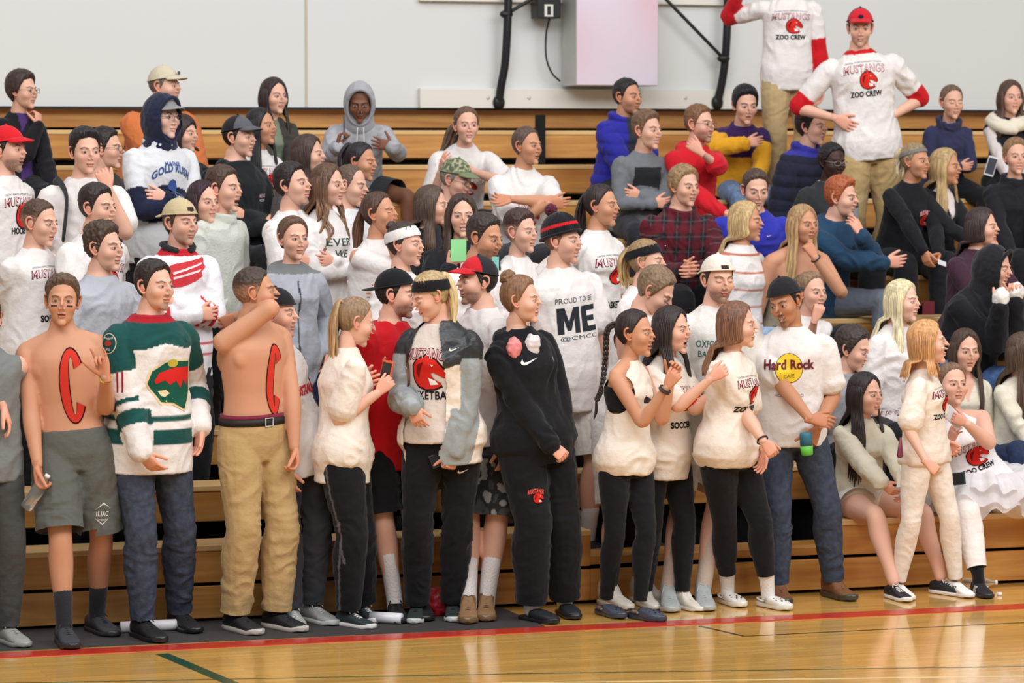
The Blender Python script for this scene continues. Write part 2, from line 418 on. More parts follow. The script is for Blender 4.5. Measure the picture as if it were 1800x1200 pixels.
def person(x, y, yaw, label, pos, sex='m', hy=None, hp=0, hr=0, lean=3, sl=0, hips=None, fat=0, k=None, sk='l', hs=None,
           hair=None, brow=(60, 42, 32), R='d', L='d', top=None, bot=None, shoes=None, face=None, hat=None, extras=(), lod=0, feet=None, open_ears=0,
           prints=(), group=None, knees=None, socks=None, legs=True, hipx=None):
    hair = tuple(hair) + ({},) if hair and len(hair) < 3 else hair
    p = Person(); p.__dict__.update(locals()); fem = sex == 'f'; p.fem = fem
    kind = pos[0]
    if kind == 'floor': Yp, fz = pos[1], 0.0
    elif kind == 'deck': Yp, fz = ROW * pos[1] + .42, seat_h(pos[1]) - .2
    elif kind == 'seat': Yp, fz = ROW * pos[1] + .14, seat_h(pos[1])
    else: Yp, fz = ROW * pos[1] + .16, None
    hs = hs or (.955 if fem else 1.0); p.hs = hs
    if kind == 'sit': Yp -= .10 * math.sin(math.radians(lean)) * 5
    p.H = atY(x, y, Yp); p.B = head_basis(yaw if hy is None else hy, hp, hr)
    f = fvec(yaw); l = np.cross(ZU, f); a = math.radians(lean); b = math.radians(sl)
    U = ZU * math.cos(a) + f * math.sin(a); U = nrm(U + l * math.tan(b)); Lv = nrm(l - U * np.dot(l, U)); Fv = np.cross(Lv, U)
    p.U, p.Lv, p.Fv = U, Lv, Fv
    piv = p.H + np.array([0, -.018, -.075]) * hs @ p.B; p.piv = piv
    nb = piv - U * .062 - Fv * .012; p.nb = nb
    if kind == 'sit':
        sh = seat_h(pos[1]); kk = (nb[2] - sh - .10) / (.545 * U[2]); p.fz = sh - .42 if pos[1] else 0
        p.kraw = kk; kk = min(max(kk, .82), 1.12)
    else:
        kk = (nb[2] - fz) / (.915 + .545 * U[2]); p.fz = fz; p.kraw = kk; kk = min(max(kk, .8), 1.2)
    p.kk = kk if k is None else k; kk = p.kk
    p.hip = nb - U * .545 * kk
    if hipx is not None:
        d = depth(p.hip); q = atD(hipx, 600, d); p.hip = p.hip + RT * np.dot(q - p.hip, RT)
        U = nrm(nb - p.hip); Lv = nrm(l - U * np.dot(l, U)); Fv = np.cross(Lv, U); p.U, p.Lv, p.Fv = U, Lv, Fv
    hy_ = yaw if hips is None else hips; fh = fvec(hy_); lh = np.cross(ZU, fh)
    p.fh, p.lh = fh, lh
    # ---- limbs
    sw = (.155 if fem else .177) * kk * (1 + .12 * fat)
    p.sh = {'L': p.hip + U * .448 * kk + Lv * sw, 'R': p.hip + U * .448 * kk - Lv * sw}
    la, lf = .285 * kk, .25 * kk; p.arm = {}; p.hand = {}
    for s, sg, sp in (('R', -1, R), ('L', 1, L)):
        S = p.sh[s]; ins = -Lv * sg
        tw = lambda q: ins * q[0] + Fv * q[1] + U * q[2]
        hd = pal = None; hp_ = 'relax'
        if isinstance(sp, str) and sp[0] == 'c':
            o = np.array([sg * (-.035 if sp == 'c' else .03), .10, -.225 if sp != 'cm' else -.20]) * hs
            W = p.H + (np.array([-sg * 0, 0, 0]) + o) @ p.B; pole = tw((-.4, .3, -1)); hp_ = 'grip' if sp == 'c' else 'relax'
            hd = p.B[2] * 1 + p.B[1] * -.15 + (-p.B[0] * sg) * .15; pal = -p.B[1]
        elif isinstance(sp, str):
            q = ARMP[sp]; W = S + tw(np.array(q[0]) * kk); pole = tw(q[1]); hp_ = q[2]; hd = tw(q[3]); pal = tw(q[4])
        else:
            D0 = depth(nb); W = atD(sp[0][0], sp[0][1], D0 + sp[0][2])
            if len(sp) > 1 and sp[1] is not None: pole = atD(sp[1][0], sp[1][1], D0 + sp[1][2]) - (S + W) / 2
            else: pole = tw((-.5, -.2, -1))
            if len(sp) > 2 and sp[2]: hp_ = sp[2]
            if len(sp) > 3 and sp[3]: hd = RT * sp[3][0] - UPV * sp[3][1] + AX * sp[3][2]
            if len(sp) > 4 and sp[4]: pal = RT * sp[4][0] - UPV * sp[4][1] + AX * sp[4][2]
        E, W = ik(S, W, la, lf, pole); 
        if hd is None: hd = W - E
        if pal is None: pal = ins * 1 - Fv * .3
        p.arm[s] = (S, E, W); p.hand[s] = (hp_, nrm(hd), pal)
    # legs
    tl, cl = .435 * kk, .415 * kk; p.leg = {}; p.footdir = {}
    for s, sg in (('R', -1), ('L', 1)):
        Hj = p.hip + lh * sg * .088 * kk - U * .015
        if kind == 'sit':
            kn = knees or (0, 0); sprd = .07 + kn[0]
            K = Hj + fh * .40 * kk + lh * sg * sprd; K[2] = p.fz + .52 * kk + (kn[1] if s == 'R' else 0)
            K = Hj + nrm(K - Hj) * tl; A = K + fh * .03 - ZU * 0; A[2] = p.fz + .09
            if legs == 'fwd': A = A + fh * .12
            p.footdir[s] = nrm(fh + lh * sg * .2)
        else:
            if feet and feet[0 if s == 'R' else 1]:
                q = feet[0 if s == 'R' else 1]; g0 = atZ(q[0], q[1], p.fz); g1 = atZ(q[2], q[3], p.fz)
                fd = nrm(g1 - g0); A = g0 + fd * .07 + ZU * .085; p.footdir[s] = fd
            else:
                A = np.array([p.hip[0], p.hip[1], p.fz + .085]) + lh * sg * .11 * kk; p.footdir[s] = nrm(fh + lh * sg * .25)
            d = np.linalg.norm(A - Hj); q = max(1.0, d / ((tl + cl) * .999)); q = q if q > 1 else max(d * 1.012 / (tl + cl), .9)
            K, A2 = ik(Hj, A, tl * q, cl * q, p.footdir[s] + lh * sg * .1)
        p.leg[s] = (Hj, K, A)
    p.base = np.array([p.hip[0], p.hip[1], p.fz]); p.vox = .0075 if lod else .0095
    build_meshes(p); ALLP.append(p); return p
def tsec(p, t, a, b, bf=None):
    kk = p.kk; w = sstep(np.array([t]), 0.02, .33)[0]
    l = nrm(lerp(p.lh, p.Lv, w)); l = nrm(l - p.U * np.dot(l, p.U)); f = np.cross(l, p.U)
    return (p.hip + p.U * t * kk, l, f, a * kk, (bf if bf else b) * kk, b * kk)
def torso(p, off=0, t0=-.11, t1=.60, hang=0, sc=1.0, e=2.3):
    T = TF if p.fem else TM; ts = sorted(set([t0, t1] + [t for t in np.arange(-.105, .60, .035) if t0 < t < t1])); secs = []
    for t in ts:
        a = np.interp(t, T[:, 0], T[:, 1]) * sc; b = np.interp(t, T[:, 0], T[:, 2]) * sc
        ft = p.fat * float(np.exp(-((t - .12) / .2) ** 2)); a *= 1 + .38 * ft + .12 * p.fat * (t < .46); b *= 1 + .6 * ft
        if hang and t < .37:
            ca = np.interp(.38, T[:, 0], T[:, 1]); cb = np.interp(.38, T[:, 0], T[:, 2]); a = max(a, ca * hang); b = max(b, cb * hang * .98)
        bf = b * (1.0 + (.10 * p.fem * math.exp(-((t - .34) / .06) ** 2)))
        if hang: h_ = .019 * (1 - float(sstep(np.array([t]), .0, .22)[0])); a += h_; b += h_; bf += h_
        secs.append(tsec(p, t, a + off, b + off, bf + off))
    return loft(secs, 28, e)
def arm_piece(p, s, off=0, f0=0.0, f1=2.0, sc=1.0, flare=0.0):
    S, E, W = p.arm[s]; g = (.88 if p.fem else 1.0) * sc * (1 + .35 * p.fat) * p.kk
    ins = nrm(p.hip + p.U * .448 * p.kk - S)
    knots = [(-.25, S + ins * .055 * p.kk - p.U * .006, .044), (0, S, .053), (.35, lerp(S, E, .35), .050), (.75, lerp(S, E, .75), .043), (1, E, .041), (1.25, lerp(E, W, .25), .0425), (1.6, lerp(E, W, .6), .034), (2, W, .0255)]
    tt = np.array([q[0] for q in knots]); PP = np.array([q[1] for q in knots]); rr = np.array([q[2] for q in knots]) * g
    ts = [t for t in tt if f0 <= t < f1 - .02] + [f1]
    if f0 not in ts: ts = [f0] + ts
    P = np.array([[np.interp(t, tt, PP[:, i]) for i in range(3)] for t in ts]); r = np.array([np.interp(t, tt, rr) for t in ts]) + off
    r = r + flare * np.clip(np.array(ts), 0, 9) / max(f1, .01) - off * .7 * (1 - sstep(np.array(ts), 0, .5))
    return tube(P, r, 16, 4)
def leg_piece(p, s, off=0, f1=2.0, rad=None, flare=0.0, sc=1.0, f0=0.0):
    Hj, K, A = p.leg[s]; g = (1.02 if p.fem else 1.0) * sc * (1 + .55 * p.fat) * p.kk
    tt = np.array([-.12, 0, .35, .75, 1, 1.3, 1.7, 2]); rr = np.array([.075, .088, .082, .062, .055, .058, .042, .034]) * g if rad is None else np.array(rad) * g
    u = nrm(K - Hj); PP = np.array([Hj - u * .04 if p.pos[0] != 'sit' else Hj - u * .06, Hj, lerp(Hj, K, .35), lerp(Hj, K, .75), K, lerp(K, A, .3), lerp(K, A, .7), A])
    fd = p.footdir[s]; PP[5] = PP[5] - fd * .012 * g  # calf bulge behind
    ts = [t for t in tt if t < f1 - .02 and t >= f0] + [f1]
    if f0 > 0 and f0 not in ts: ts = [f0] + ts
    P = np.array([[np.interp(t, tt, PP[:, i]) for i in range(3)] for t in ts]); r = np.array([np.interp(t, tt, rr) for t in ts]) + off
    r = r + flare * np.clip(np.array(ts), 0, 9) / f1
    return tube(P, r, 16, 4)
def fold(V, N, amp, fr, seed, mode=0):
    q = V * np.array(fr) + seed; wv = pn(q * .5) * 1.6
    n = pn(q + wv[:, None]); r = 1 - 2.4 * np.abs(n)
    return V + N * (amp * (r - .3 + .5 * pn(q * 2.3)) * (.65 + .8 * pn(V * 5 + seed)))[:, None]
def ctx(p, V):
    q = V - p.hip; c = {'t': q @ p.U / p.kk, 'l': q @ p.Lv / p.kk, 'f': q @ p.Fv / p.kk, 'V': V}; best = np.full(len(V), 9.0); sa = np.zeros(len(V)); sd = np.zeros(len(V))
    for s, sg in (('R', -1), ('L', 1)):
        S, E, W = p.arm[s]
        for a, b, o in ((S, E, 0), (E, W, 1)):
            ab = b - a; tt = np.clip((V - a) @ ab / (ab @ ab), 0, 1); d = np.linalg.norm(V - a - tt[:, None] * ab, axis=1)
            m = d < best; best = np.where(m, d, best); sa = np.where(m, o + tt, sa); sd = np.where(m, sg, sd)
    tor = np.abs(c['l']) < .135; arm = (best < .085 * p.kk) & (sa > .02) & (~(tor & (c['f'] < .15)) | (sa > 1.2) | (np.abs(c['l']) > .17)); f1_ = (p.top or {}).get('sl', .62 if (p.top or {}).get('k') == 'tee' else 2.1); c['arm'] = arm & (best < .1) & ((sa < f1_ + .12) | ((sa < 1.5) & (np.abs(c['l']) > .20))); c['s'] = sa; c['side'] = sd
    lg = np.full(len(V), 9.0); ls = np.zeros(len(V))
    for s in 'RL':
        Hj, K, A = p.leg[s]
        for a, b, o in ((Hj, K, 0), (K, A, 1)):
            ab = b - a; tt = np.clip((V - a) @ ab / (ab @ ab), 0, 1); d = np.linalg.norm(V - a - tt[:, None] * ab, axis=1); m = d < lg; lg = np.where(m, d, lg); ls = np.where(m, o + tt, ls)
    c['leg'] = ls; return c
def bverts(Fc):
    E_ = np.concatenate([Fc[:, [i, (i + 1) % 4]] for i in range(4)]); E_.sort(1); u, n = np.unique(E_, axis=0, return_counts=True); return np.unique(u[n == 1])
def cut_to(V, Fc, cuts, vox):
    for pt, d, R_ in cuts:
        d = nrm(d); V, Fc = keep(V, Fc, ~(((V - pt) @ d > 0) & (np.linalg.norm(V - pt, axis=1) < R_)))
        if not len(Fc): continue
        b = bverts(Fc); s = (V[b] - pt) @ d; m = (np.linalg.norm(V[b] - pt, axis=1) < R_) & (np.abs(s) < vox * 2.2); V[b[m]] -= d * s[m][:, None]
    return V, Fc
SEED = [0]
def build_meshes(p):
    top = p.top or {}; bot = p.bot or {}; p.res = {}; kk = p.kk
    tk = top.get('k', 'none'); bk = bot.get('k', 'pants')
    # body
    pcs = [torso(p, sc=.93 if tk != 'none' else 1.0, off=0)]
    nr = (.046 if p.fem else .056) * (1 + .2 * p.fat) * .5 * (1 + p.hs)
    pcs.append(tube([p.nb - p.U * .07, p.nb + p.U * .01, p.piv, p.piv + p.B[2] * .05], [nr * 1.15, nr * 1.03, nr * .97, nr * .95], 18, 4))
    if tk == 'none' or tk == 'tank' or 1:
        pcs.append(tube([p.sh['R'] * .45 + p.sh['L'] * .55 + p.U * .075 * kk, p.sh['L'] + p.U * .012], [.045 * kk, .045 * kk], 12)) if tk in ('none', 'tank', 'strapless') else None
        pcs.append(tube([p.sh['L'] * .45 + p.sh['R'] * .55 + p.U * .075 * kk, p.sh['R'] + p.U * .012], [.045 * kk, .045 * kk], 12)) if tk in ('none', 'tank', 'strapless') else None
    pcs = [q for q in pcs if q is not None]
    ls = tk in ('long', 'hoodie', 'puffer', 'jersey', 'jacket')
    for s in 'RL': pcs.append(arm_piece(p, s, sc=.82 if ls else 1.0))
    if bk in ('shorts', 'skirt', 'tutu'):
        for s in 'RL': pcs.append(leg_piece(p, s))
    if tk == 'none' and not p.fem:
        for sg in (-1, 1):
            c = p.hip + p.U * .375 * kk + p.Lv * sg * .072 * kk + p.Fv * .064 * kk
            pcs.append(ball(c, np.array([.090, .038, .066]) * kk, np.array([p.Lv, p.Fv, p.U])))
            c = p.hip + p.U * .37 * kk + p.Lv * sg * .09 * kk - p.Fv * .075 * kk
            pcs.append(ball(c, np.array([.06, .035, .08]) * kk, np.array([p.Lv, p.Fv, p.U])))
    remesh_job(pcs, p.vox + .0005, 5, lambda V, F: p.res.__setitem__('body', (V, F)))
    # top garment
    if tk != 'none':
        off = {'tee': .010, 'tank': .008, 'long': .012, 'hoodie': .020, 'puffer': .036, 'jersey': .020, 'strapless': .006, 'jacket': .024}[tk] + top.get('off', 0)
        hem = top.get('hem', -.07 if p.pos[0] != 'sit' else -.03); hang = top.get('hang', .97 if tk in ('tee', 'long', 'hoodie', 'jersey', 'jacket') else .9)
        pcs = []; cuts = []
        if tk in ('tank', 'strapless'):
            if tk == 'strapless':
                t1 = top.get('t1', .33); pcs.append(torso(p, off, hem, t1 + .02, hang)); cuts.append((p.hip + p.U * (t1 + .02) * kk, p.U, .4)); cuts = []
            else:
                pcs.append(torso(p, off, hem - .035, .545, hang, e=2.2)); cuts.append((p.hip + p.U * (.492 * kk), nrm(p.U + p.Fv * .75), .095 * kk))
        else:
            pcs.append(torso(p, off, hem - .035, .545 if not (tk == 'puffer' or top.get('collar')) else .532, hang, e=2.2))
            fl = top.get('sl', .62 if tk == 'tee' else 1.94)
            for s in 'RL':
                f1 = top.get('sl' + s, fl)
                pcs.append(arm_piece(p, s, off + (.004 if tk == 'tee' else .004), -.25, min(f1 + .13, 2.0), flare=(.024 if tk == 'tee' else .0) + (.006 if tk == 'jersey' else 0)))
                S, E, W = p.arm[s]; e0 = lerp(S, E, f1) if f1 <= 1 else lerp(E, W, f1 - 1); dd = nrm(E - S) if f1 <= 1 else nrm(W - E)
                cuts.append((e0 - dd * .004, dd, .12))
            cr = (.064 if p.fem else .073) * (1 + .2 * p.fat); c0 = p.hip + p.U * .522 * kk; th = np.linspace(0, 2 * math.pi, 17)[:-1]
            if not (tk == 'puffer' or top.get('collar')):
                nz = nrm(p.U + p.Fv * .38); cn = p.hip + p.U * .513 * kk + p.Fv * .006; cuts.append((cn, nz, .098 * kk)); c0 = cn; cr = (.066 if p.fem else .078) * (1 + .2 * p.fat) * kk
                rr = {'tee': .007, 'long': .008, 'jersey': .011, 'hoodie': .019, 'jacket': .015}[tk]; ff = nrm(np.cross(p.Lv, nz)); cr += rr * .3
                ring = [c0 - nz * .004 + p.Lv * math.sin(t) * cr + ff * math.cos(t) * cr * 1.02 for t in th]; ring.append(ring[0]); pcs.append(tube(ring, rr, 8, 2)); cuts[-1] = (cn + nz * rr * .9, nz, .098 * kk)
            elif True:
                rr = .017 if tk != 'jersey' else .010
                hh = top.get('collar', 1) if tk != 'tee' else 1
                for lv in range(2 if rr > .012 else 1):
                    ring = [c0 + p.U * (.008 + lv * .02 - .022 * max(math.cos(t), 0)) + (p.Lv * math.sin(t) * (cr + .012) + p.Fv * math.cos(t) * (cr + .012)) for t in th]; ring.append(ring[0])
                    pcs.append(tube(ring, rr, 8, 2))
            if tk == 'hoodie' and not top.get('hoodup'):
                arc = [c0 - p.U * .005 + p.Lv * math.sin(t) * .10 - p.Fv * (math.cos(t) * .085) - p.U * (.02 if abs(t) > 1 else 0) for t in np.linspace(-2.0, 2.0, 9)]
                pcs.append(tube(arc, [.016, .026, .034, .042, .046, .042, .034, .026, .016], 12, 3))
        if p.pos[0] != 'sit' or hem > -.05: cuts.append((p.hip + p.U * (hem * kk), -p.U, (.36 if tk in ('tee', 'tank') else .25) + .1 * p.fat))
        v = p.vox
        def cbt(V, F): 
            if not p.pos[0] == 'sit': V, F = cut_to(V, F, cuts, v)
            else: V, F = cut_to(V, F, cuts[:-1] if hem > -.05 and len(cuts) > 1 else cuts, v)
            if tk == 'tank':
                for sd, sg in (('R', -1), ('L', 1)):
                    q = p.sh[sd] + p.Lv * sg * .03 * kk - p.U * top.get('arm', .02); r_ = top.get('armr', .092) * kk
                    V, F = keep(V, F, np.linalg.norm(V - q, axis=1) > r_); bb_ = bverts(F); w_ = V[bb_] - q; dd_ = np.linalg.norm(w_, axis=1); m_ = dd_ < r_ + 2.2 * v; V[bb_[m_]] = q + w_[m_] / dd_[m_][:, None] * r_
            p.res['top'] = (V, F)
        remesh_job(pcs, v, 4 if tk != 'puffer' else 2, cbt)
        if top.get('bra'): remesh_job([torso(p, .004, .255, .395, 0)], v, 4, lambda V, F: p.res.__setitem__('bra', (V, F)))
        if tk == 'jacket' and top.get('inner'):
            remesh_job([torso(p, .012, top.get('ihem', -.03), .532, .95, e=2.2)], v, 4, lambda V, F: p.res.__setitem__('inner', (V, F)))
    # bottoms
    wt = bot.get('waist', .07 if tk != 'none' else .085)
    pcs = [torso(p, .007 + bot.get('off', 0), -.11, wt)]
    cuts = []
    if bk == 'pants':
        st = bot.get('fit', 'reg'); o, rad, fl = {'reg': (.014, None, .012), 'slim': (.007, None, .002), 'legging': (.003, None, 0), 'loose': (.018, None, .022), 'cuff': (.018, None, .004)}[st]
        end = bot.get('end', 1.97)
        for s in 'RL':
            pcs.append(leg_piece(p, s, o, min(end + .06, 2.04), flare=fl)); Hj, K, A = p.leg[s]; cuts.append((lerp(K, A, end - 1), A - K, .14))
    elif bk == 'shorts':
        end = bot.get('end', .92)
        for s in 'RL':
            pcs.append(leg_piece(p, s, .020, end + .09, flare=bot.get('flare', .030))); Hj, K, A = p.leg[s]; e0 = lerp(Hj, K, end); cuts.append((e0, K - Hj, .18))
    elif bk == 'skirt':
        for s in 'RL': pcs.append(leg_piece(p, s, .014, bot.get('end', .35))); Hj, K, A = p.leg[s]; 
        cuts.append((lerp(p.leg['R'][0], p.leg['R'][1], .37), p.leg['R'][1] - p.leg['R'][0], .2)); cuts.append((lerp(p.leg['L'][0], p.leg['L'][1], .37), p.leg['L'][1] - p.leg['L'][0], .2))
    elif bk == 'tutu': pass
    def cbb(V, F): p.res['bot'] = cut_to(V, F, cuts, p.vox)
    remesh_job(pcs, p.vox, 4, cbb)
# ------------------------------------------------------------------ prints projected on cloth
_tx = {}
def subdiv(V2, F2, mx):
    bm = bmesh.new(); vs = [bm.verts.new((a, b, 0)) for a, b in V2]
    for f in F2:
        try: bm.faces.new([vs[i] for i in f])
        except ValueError: pass
    for _ in range(5):
        es = [e for e in bm.edges if e.calc_length() > mx]
        if not es: break
        bmesh.ops.subdivide_edges(bm, edges=es, cuts=1); bmesh.ops.triangulate(bm, faces=bm.faces[:])
    bm.verts.ensure_lookup_table(); bm.verts.index_update()
    V = np.array([v.co[:2] for v in bm.verts]); Fc = [[v.index for v in f.verts] for f in bm.faces]; bm.free(); return V, Fc
def text2d(s, bold=.02, shear=0.0):
    key = (s, bold, shear)
    if key not in _tx:
        cu = bpy.data.curves.new('t', 'FONT'); cu.body = s; cu.offset = bold; cu.shear = shear; cu.resolution_u = 3; cu.space_character = 1.06
        o = bpy.data.objects.new('t', cu); COL.objects.link(o); dg = bpy.context.evaluated_depsgraph_get()
        me = o.evaluated_get(dg).to_mesh(); V = np.array([v.co[:2] for v in me.vertices]); Fc = [list(q.vertices) for q in me.polygons]
        bpy.data.objects.remove(o); bpy.data.curves.remove(cu)
        lo, hi = V.min(0), V.max(0); _tx[key] = ((V - lo) / (hi - lo), Fc)
    return _tx[key]
def poly2d(P):
    P = [Vector((a, b, 0)) for a, b in P]; return np.array([v[:2] for v in P]), [list(t) for t in tessellate_polygon([P])]
def T(s, u, v, w, h, c, bold=.02, shear=0.0, arch=0.0, lay=0, rot=0):
    V, Fc = text2d(s, bold, shear); V = (V - .5) * np.array([w, h]); V[:, 1] += arch * (1 - (2 * V[:, 0] / w) ** 2)
    if rot: r = math.radians(rot); V = V @ np.array([[math.cos(r), math.sin(r)], [-math.sin(r), math.cos(r)]])
    return (V + np.array([u, v]), Fc, lin(c), lay)
def PG(P, u, v, s, c, lay=0):
    V, Fc = poly2d(P); return (V * s + np.array([u, v]), Fc, lin(c), lay)
def disc(u, v, a, b, c, lay=0, n=24): return PG([(math.cos(t) * a, math.sin(t) * b) for t in np.linspace(0, 2 * math.pi, n, endpoint=False)], u, v, 1, c, lay)
HORSE = [(-.50,-.02),(-.47,.22),(-.33,.40),(-.12,.47),(-.02,.56),(.04,.46),(.24,.42),(.40,.26),(.52,.10),(.56,-.04),(.46,-.10),(.32,-.02),(.16,.06),(.06,.02),(.16,-.12),(.34,-.22),(.38,-.32),(.18,-.40),(-.08,-.42),(-.32,-.34),(-.46,-.18)]
def horse(u, v, s, red=(214, 44, 34)):
    return [PG([(a * 1.10, b * 1.12) for a, b in HORSE], u, v, s, (40, 22, 24), 0), PG(HORSE, u, v, s, red, 1),
            PG([(.10,.30),(.20,.27),(.16,.22)], u, v, s, (250, 245, 240), 2), PG([(-.30,.28),(-.10,.36),(-.24,.12),(-.32,-.12),(-.38,.05)], u, v, s, (120, 22, 20), 2),
            PG([(.0,-.10),(.20,-.16),(.30,-.28),(.05,-.30)], u, v, s, (250, 240, 235), 2)]
def mustangs(u=0, v=.40, w=.22, sub=None, top='CENTRAL MAINE COMMUNITY COLLEGE', hs=1.0):
    o = []
    if top: o.append(T(top, u, v + .050, w * .88, .009, (90, 84, 88), .0, 0, .008))
    o += [T('MUSTANGS', u, v + .012, w, .046, (96, 20, 30), .036, .15, .010, 0), T('MUSTANGS', u, v + .013, w * .97, .038, (236, 196, 196), .0, .15, .010, 1)]
    o += horse(u + .02, v - .052, .105 * hs)
    if sub: o.append(T(sub, u, v - .125, .026 * len(sub), .034, (34, 32, 36), .045))
    return o
def project(p, name, items, src, parent, axes=None, org=None, mat='print', lift=.0022):
    """items in (lateral, height) metres, laid on the garment mesh src along -front"""
    V, Fc = src; bv = BVHTree.FromPolygons(V.tolist(), Fc.tolist() if isinstance(Fc, np.ndarray) else Fc)
    L_, F_, U_ = axes or (p.Lv, p.Fv, p.U); o = p.hip if org is None else org; g = G(); kk = p.kk if org is None else 1
    for (q, f, c, lay) in items:
        q, f = subdiv(q, f, .016); pts = []; last = None; okm = []
        for a, b in q:
            s = o + L_ * a * (1 if org is not None else 1) + U_ * b * kk + F_ * .45
            h = bv.ray_cast(Vector(s), Vector(-F_), .60)
            if h[0] is None: pts.append(s - F_ * .6); okm.append(False)
            else: pts.append(np.array(h[0]) + (F_ * .6 + np.array(h[1]) * .4 * (1 if np.dot(h[1], F_) > 0 else -1)) * (lift + lay * .0013)); okm.append(True)
        pts = np.array(pts)
        ff = [t for t in f if all(okm[i] for i in t) and max(np.linalg.norm(pts[t[0]] - pts[t[1]]), np.linalg.norm(pts[t[1]] - pts[t[2]])) < .05]
        if ff: g.add(pts, ff, c)
    if g.n: 
        V, Fc, C = g.out(); return mesh_obj(name, V, Fc, mat, parent, C, p.base)
# ------------------------------------------------------------------ hair and hats
HL = {'short': ([0,25,45,58,70,82,92,110,130,180], [.082,.078,.068,.046,.012,-.020,-.006,-.030,-.062,-.070]),
      'pulled': ([0,25,45,60,74,88,100,120,180], [.088,.084,.072,.050,.020,-.012,-.016,-.050,-.066]),
      'long': ([0,20,40,52,64,78,100,130,180], [.092,.082,.058,.025,-.015,-.060,-.085,-.09,-.09])}
def hair_build(p, HV, rs, body):
    kind, col = p.hair[0], lin(p.hair[1]); o = p.hair[2] if len(p.hair) > 2 else {}
    D, Fc = GR[p.lod]; P = HC + D * rs[:, None]; az = np.degrees(np.arctan2(np.abs(P[:, 0]), P[:, 1])); z = P[:, 2]
    hl = HL['short' if kind in ('short', 'curly', 'buzz') else 'long' if kind in ('long', 'bob') else 'pulled']
    line = np.interp(az, *hl) + o.get('line', 0) * (az < 60); jit = .004 * pn(P * 160)
    s = sstep(z + jit - line, -.003, .011)
    tt = sstep(z, .02, .10); d0 = {'short': (.006, .020), 'buzz': (.0025, .006), 'curly': (.012, .034), 'pulled': (.007, .011)}
    side, topv = o.get('th', d0.get(kind, (.009, .013)) if kind not in ('long', 'bob') else (.013, .017))
    th = side + (topv - side) * tt + o.get('quiff', 0) * sstep(P[:, 1], .0, .08) * tt
    if p.hat and p.hat[0] in ('cap', 'beanie', 'hood'): th = np.minimum(th, .006 + .1 * np.clip(.03 - z, 0, .1))
    fr = np.array([150, 45, 150]) if kind != 'curly' else np.array([75, 75, 75]); amp = .0022 if kind != 'curly' else .009
    if kind == 'short': amp = .0034; fr = np.array([95, 60, 95])
    if kind in ('long', 'bob', 'pulled', 'pony', 'bun', 'braid'):
        a2 = np.arctan2(P[:, 0], P[:, 1]); tex = pn(np.c_[a2 * 14, z * 9, P[:, 1] * 9]) * .0028
    else: tex = pn(P * fr) * amp
    r = rs - .005 + s * (.005 + th + tex); V, F2, C_, = HC + D * r[:, None], Fc, None
    cc = np.clip(1 + .28 * pn(P * fr * .8 + 7), .5, 1.6)[:, None] * col
    if o.get('fade'): 
        m = ((1 - sstep(z, .005, .055)) * o['fade'])[:, None]; cc = cc * (1 - m) + lin(SKIN[p.sk]) * m
    if o.get('tips') is not None: m = sstep(z, -.02, .08)[:, None]; cc = cc * (1 - m * .0)
    V, F2, cc = keep(V, F2, s > 0.0, cc); g = G(); Wd = lambda q: p.H + (np.asarray(q) * p.hs) @ p.B
    g.add(Wd(V), F2.tolist(), cc)
    rnd = random.Random(int(p.x * 7 + p.y)); tip = lin(o['tip']) if 'tip' in o else col
    def strand(pts, rads, k=4, n=8, fl=.55):
        v, f = tube(pts, rads, n, k, flat=fl, ref=p.Fv); t = np.clip(np.linspace(0, 1, len(v) - 2), 0, 1); t = np.r_[t, [0, 1]]
        sh = rnd.uniform(.7, 1.3); c = (col * (1 - t[:, None]) + tip * t[:, None]) * sh; g.add(v, f, c)
    if kind in ('long', 'bob'):
        Ln = o.get('len', .28); wave = o.get('wave', .0); N = 40
        for i in range(N):
            a = 62 + (298 - 62) * i / (N - 1); ar = math.radians(a); dx, dy = math.sin(ar), math.cos(ar)
            q = [Wd((dx * .072, dy * .085 - .012, .070)), Wd((dx * .087, dy * .100 - .012, .022)), Wd((dx * .090, dy * .098 - .014, -.035)), Wd((dx * .083, dy * .092 - .016, -.085))]
            # below the chin: follow the neck, then the chest or back
            front = (a < 100 or a > 260) if o.get('front', 1) else False
            dirT = nrm(p.B[0] * dx + p.B[1] * dy); lt, ft = np.dot(dirT, p.Lv), np.dot(dirT, p.Fv)
            if front: ft = max(ft, .15) + .35; 
            else: ft = min(ft, -.2) - .4
            if o.get('side'): ft = ft if abs(ft) > .5 else math.copysign(.6, ft)
            n0 = math.hypot(lt, ft); lt, ft = lt / n0, ft / n0; ln = Ln * rnd.uniform(.86, 1.05)
            n_ = 5
            for j in range(1, n_ + 1):
                e = j / n_; dr = e * ln; rl = .085 + .035 * e; rf = (.085 + .065 * min(dr / .16, 1)) if ft > 0 else (.085 + .055 * min(dr / .14, 1))
                pt = p.nb + p.U * (.055 - dr) + p.Lv * lt * rl * 1.1 + p.Fv * ft * rf * (1 + .2 * p.fat)
                pt = pt + p.Lv * wave * math.sin(j * 2.2 + i) + p.Fv * wave * math.cos(j * 1.9 + i * 1.3); q.append(pt)
            strand(q, [.006, .0105, .012, .012] + [.012, .0115, .0105, .009, .003])
    ps = o.get('at', (0, -.098, .045)); ln = o.get('len', .3)
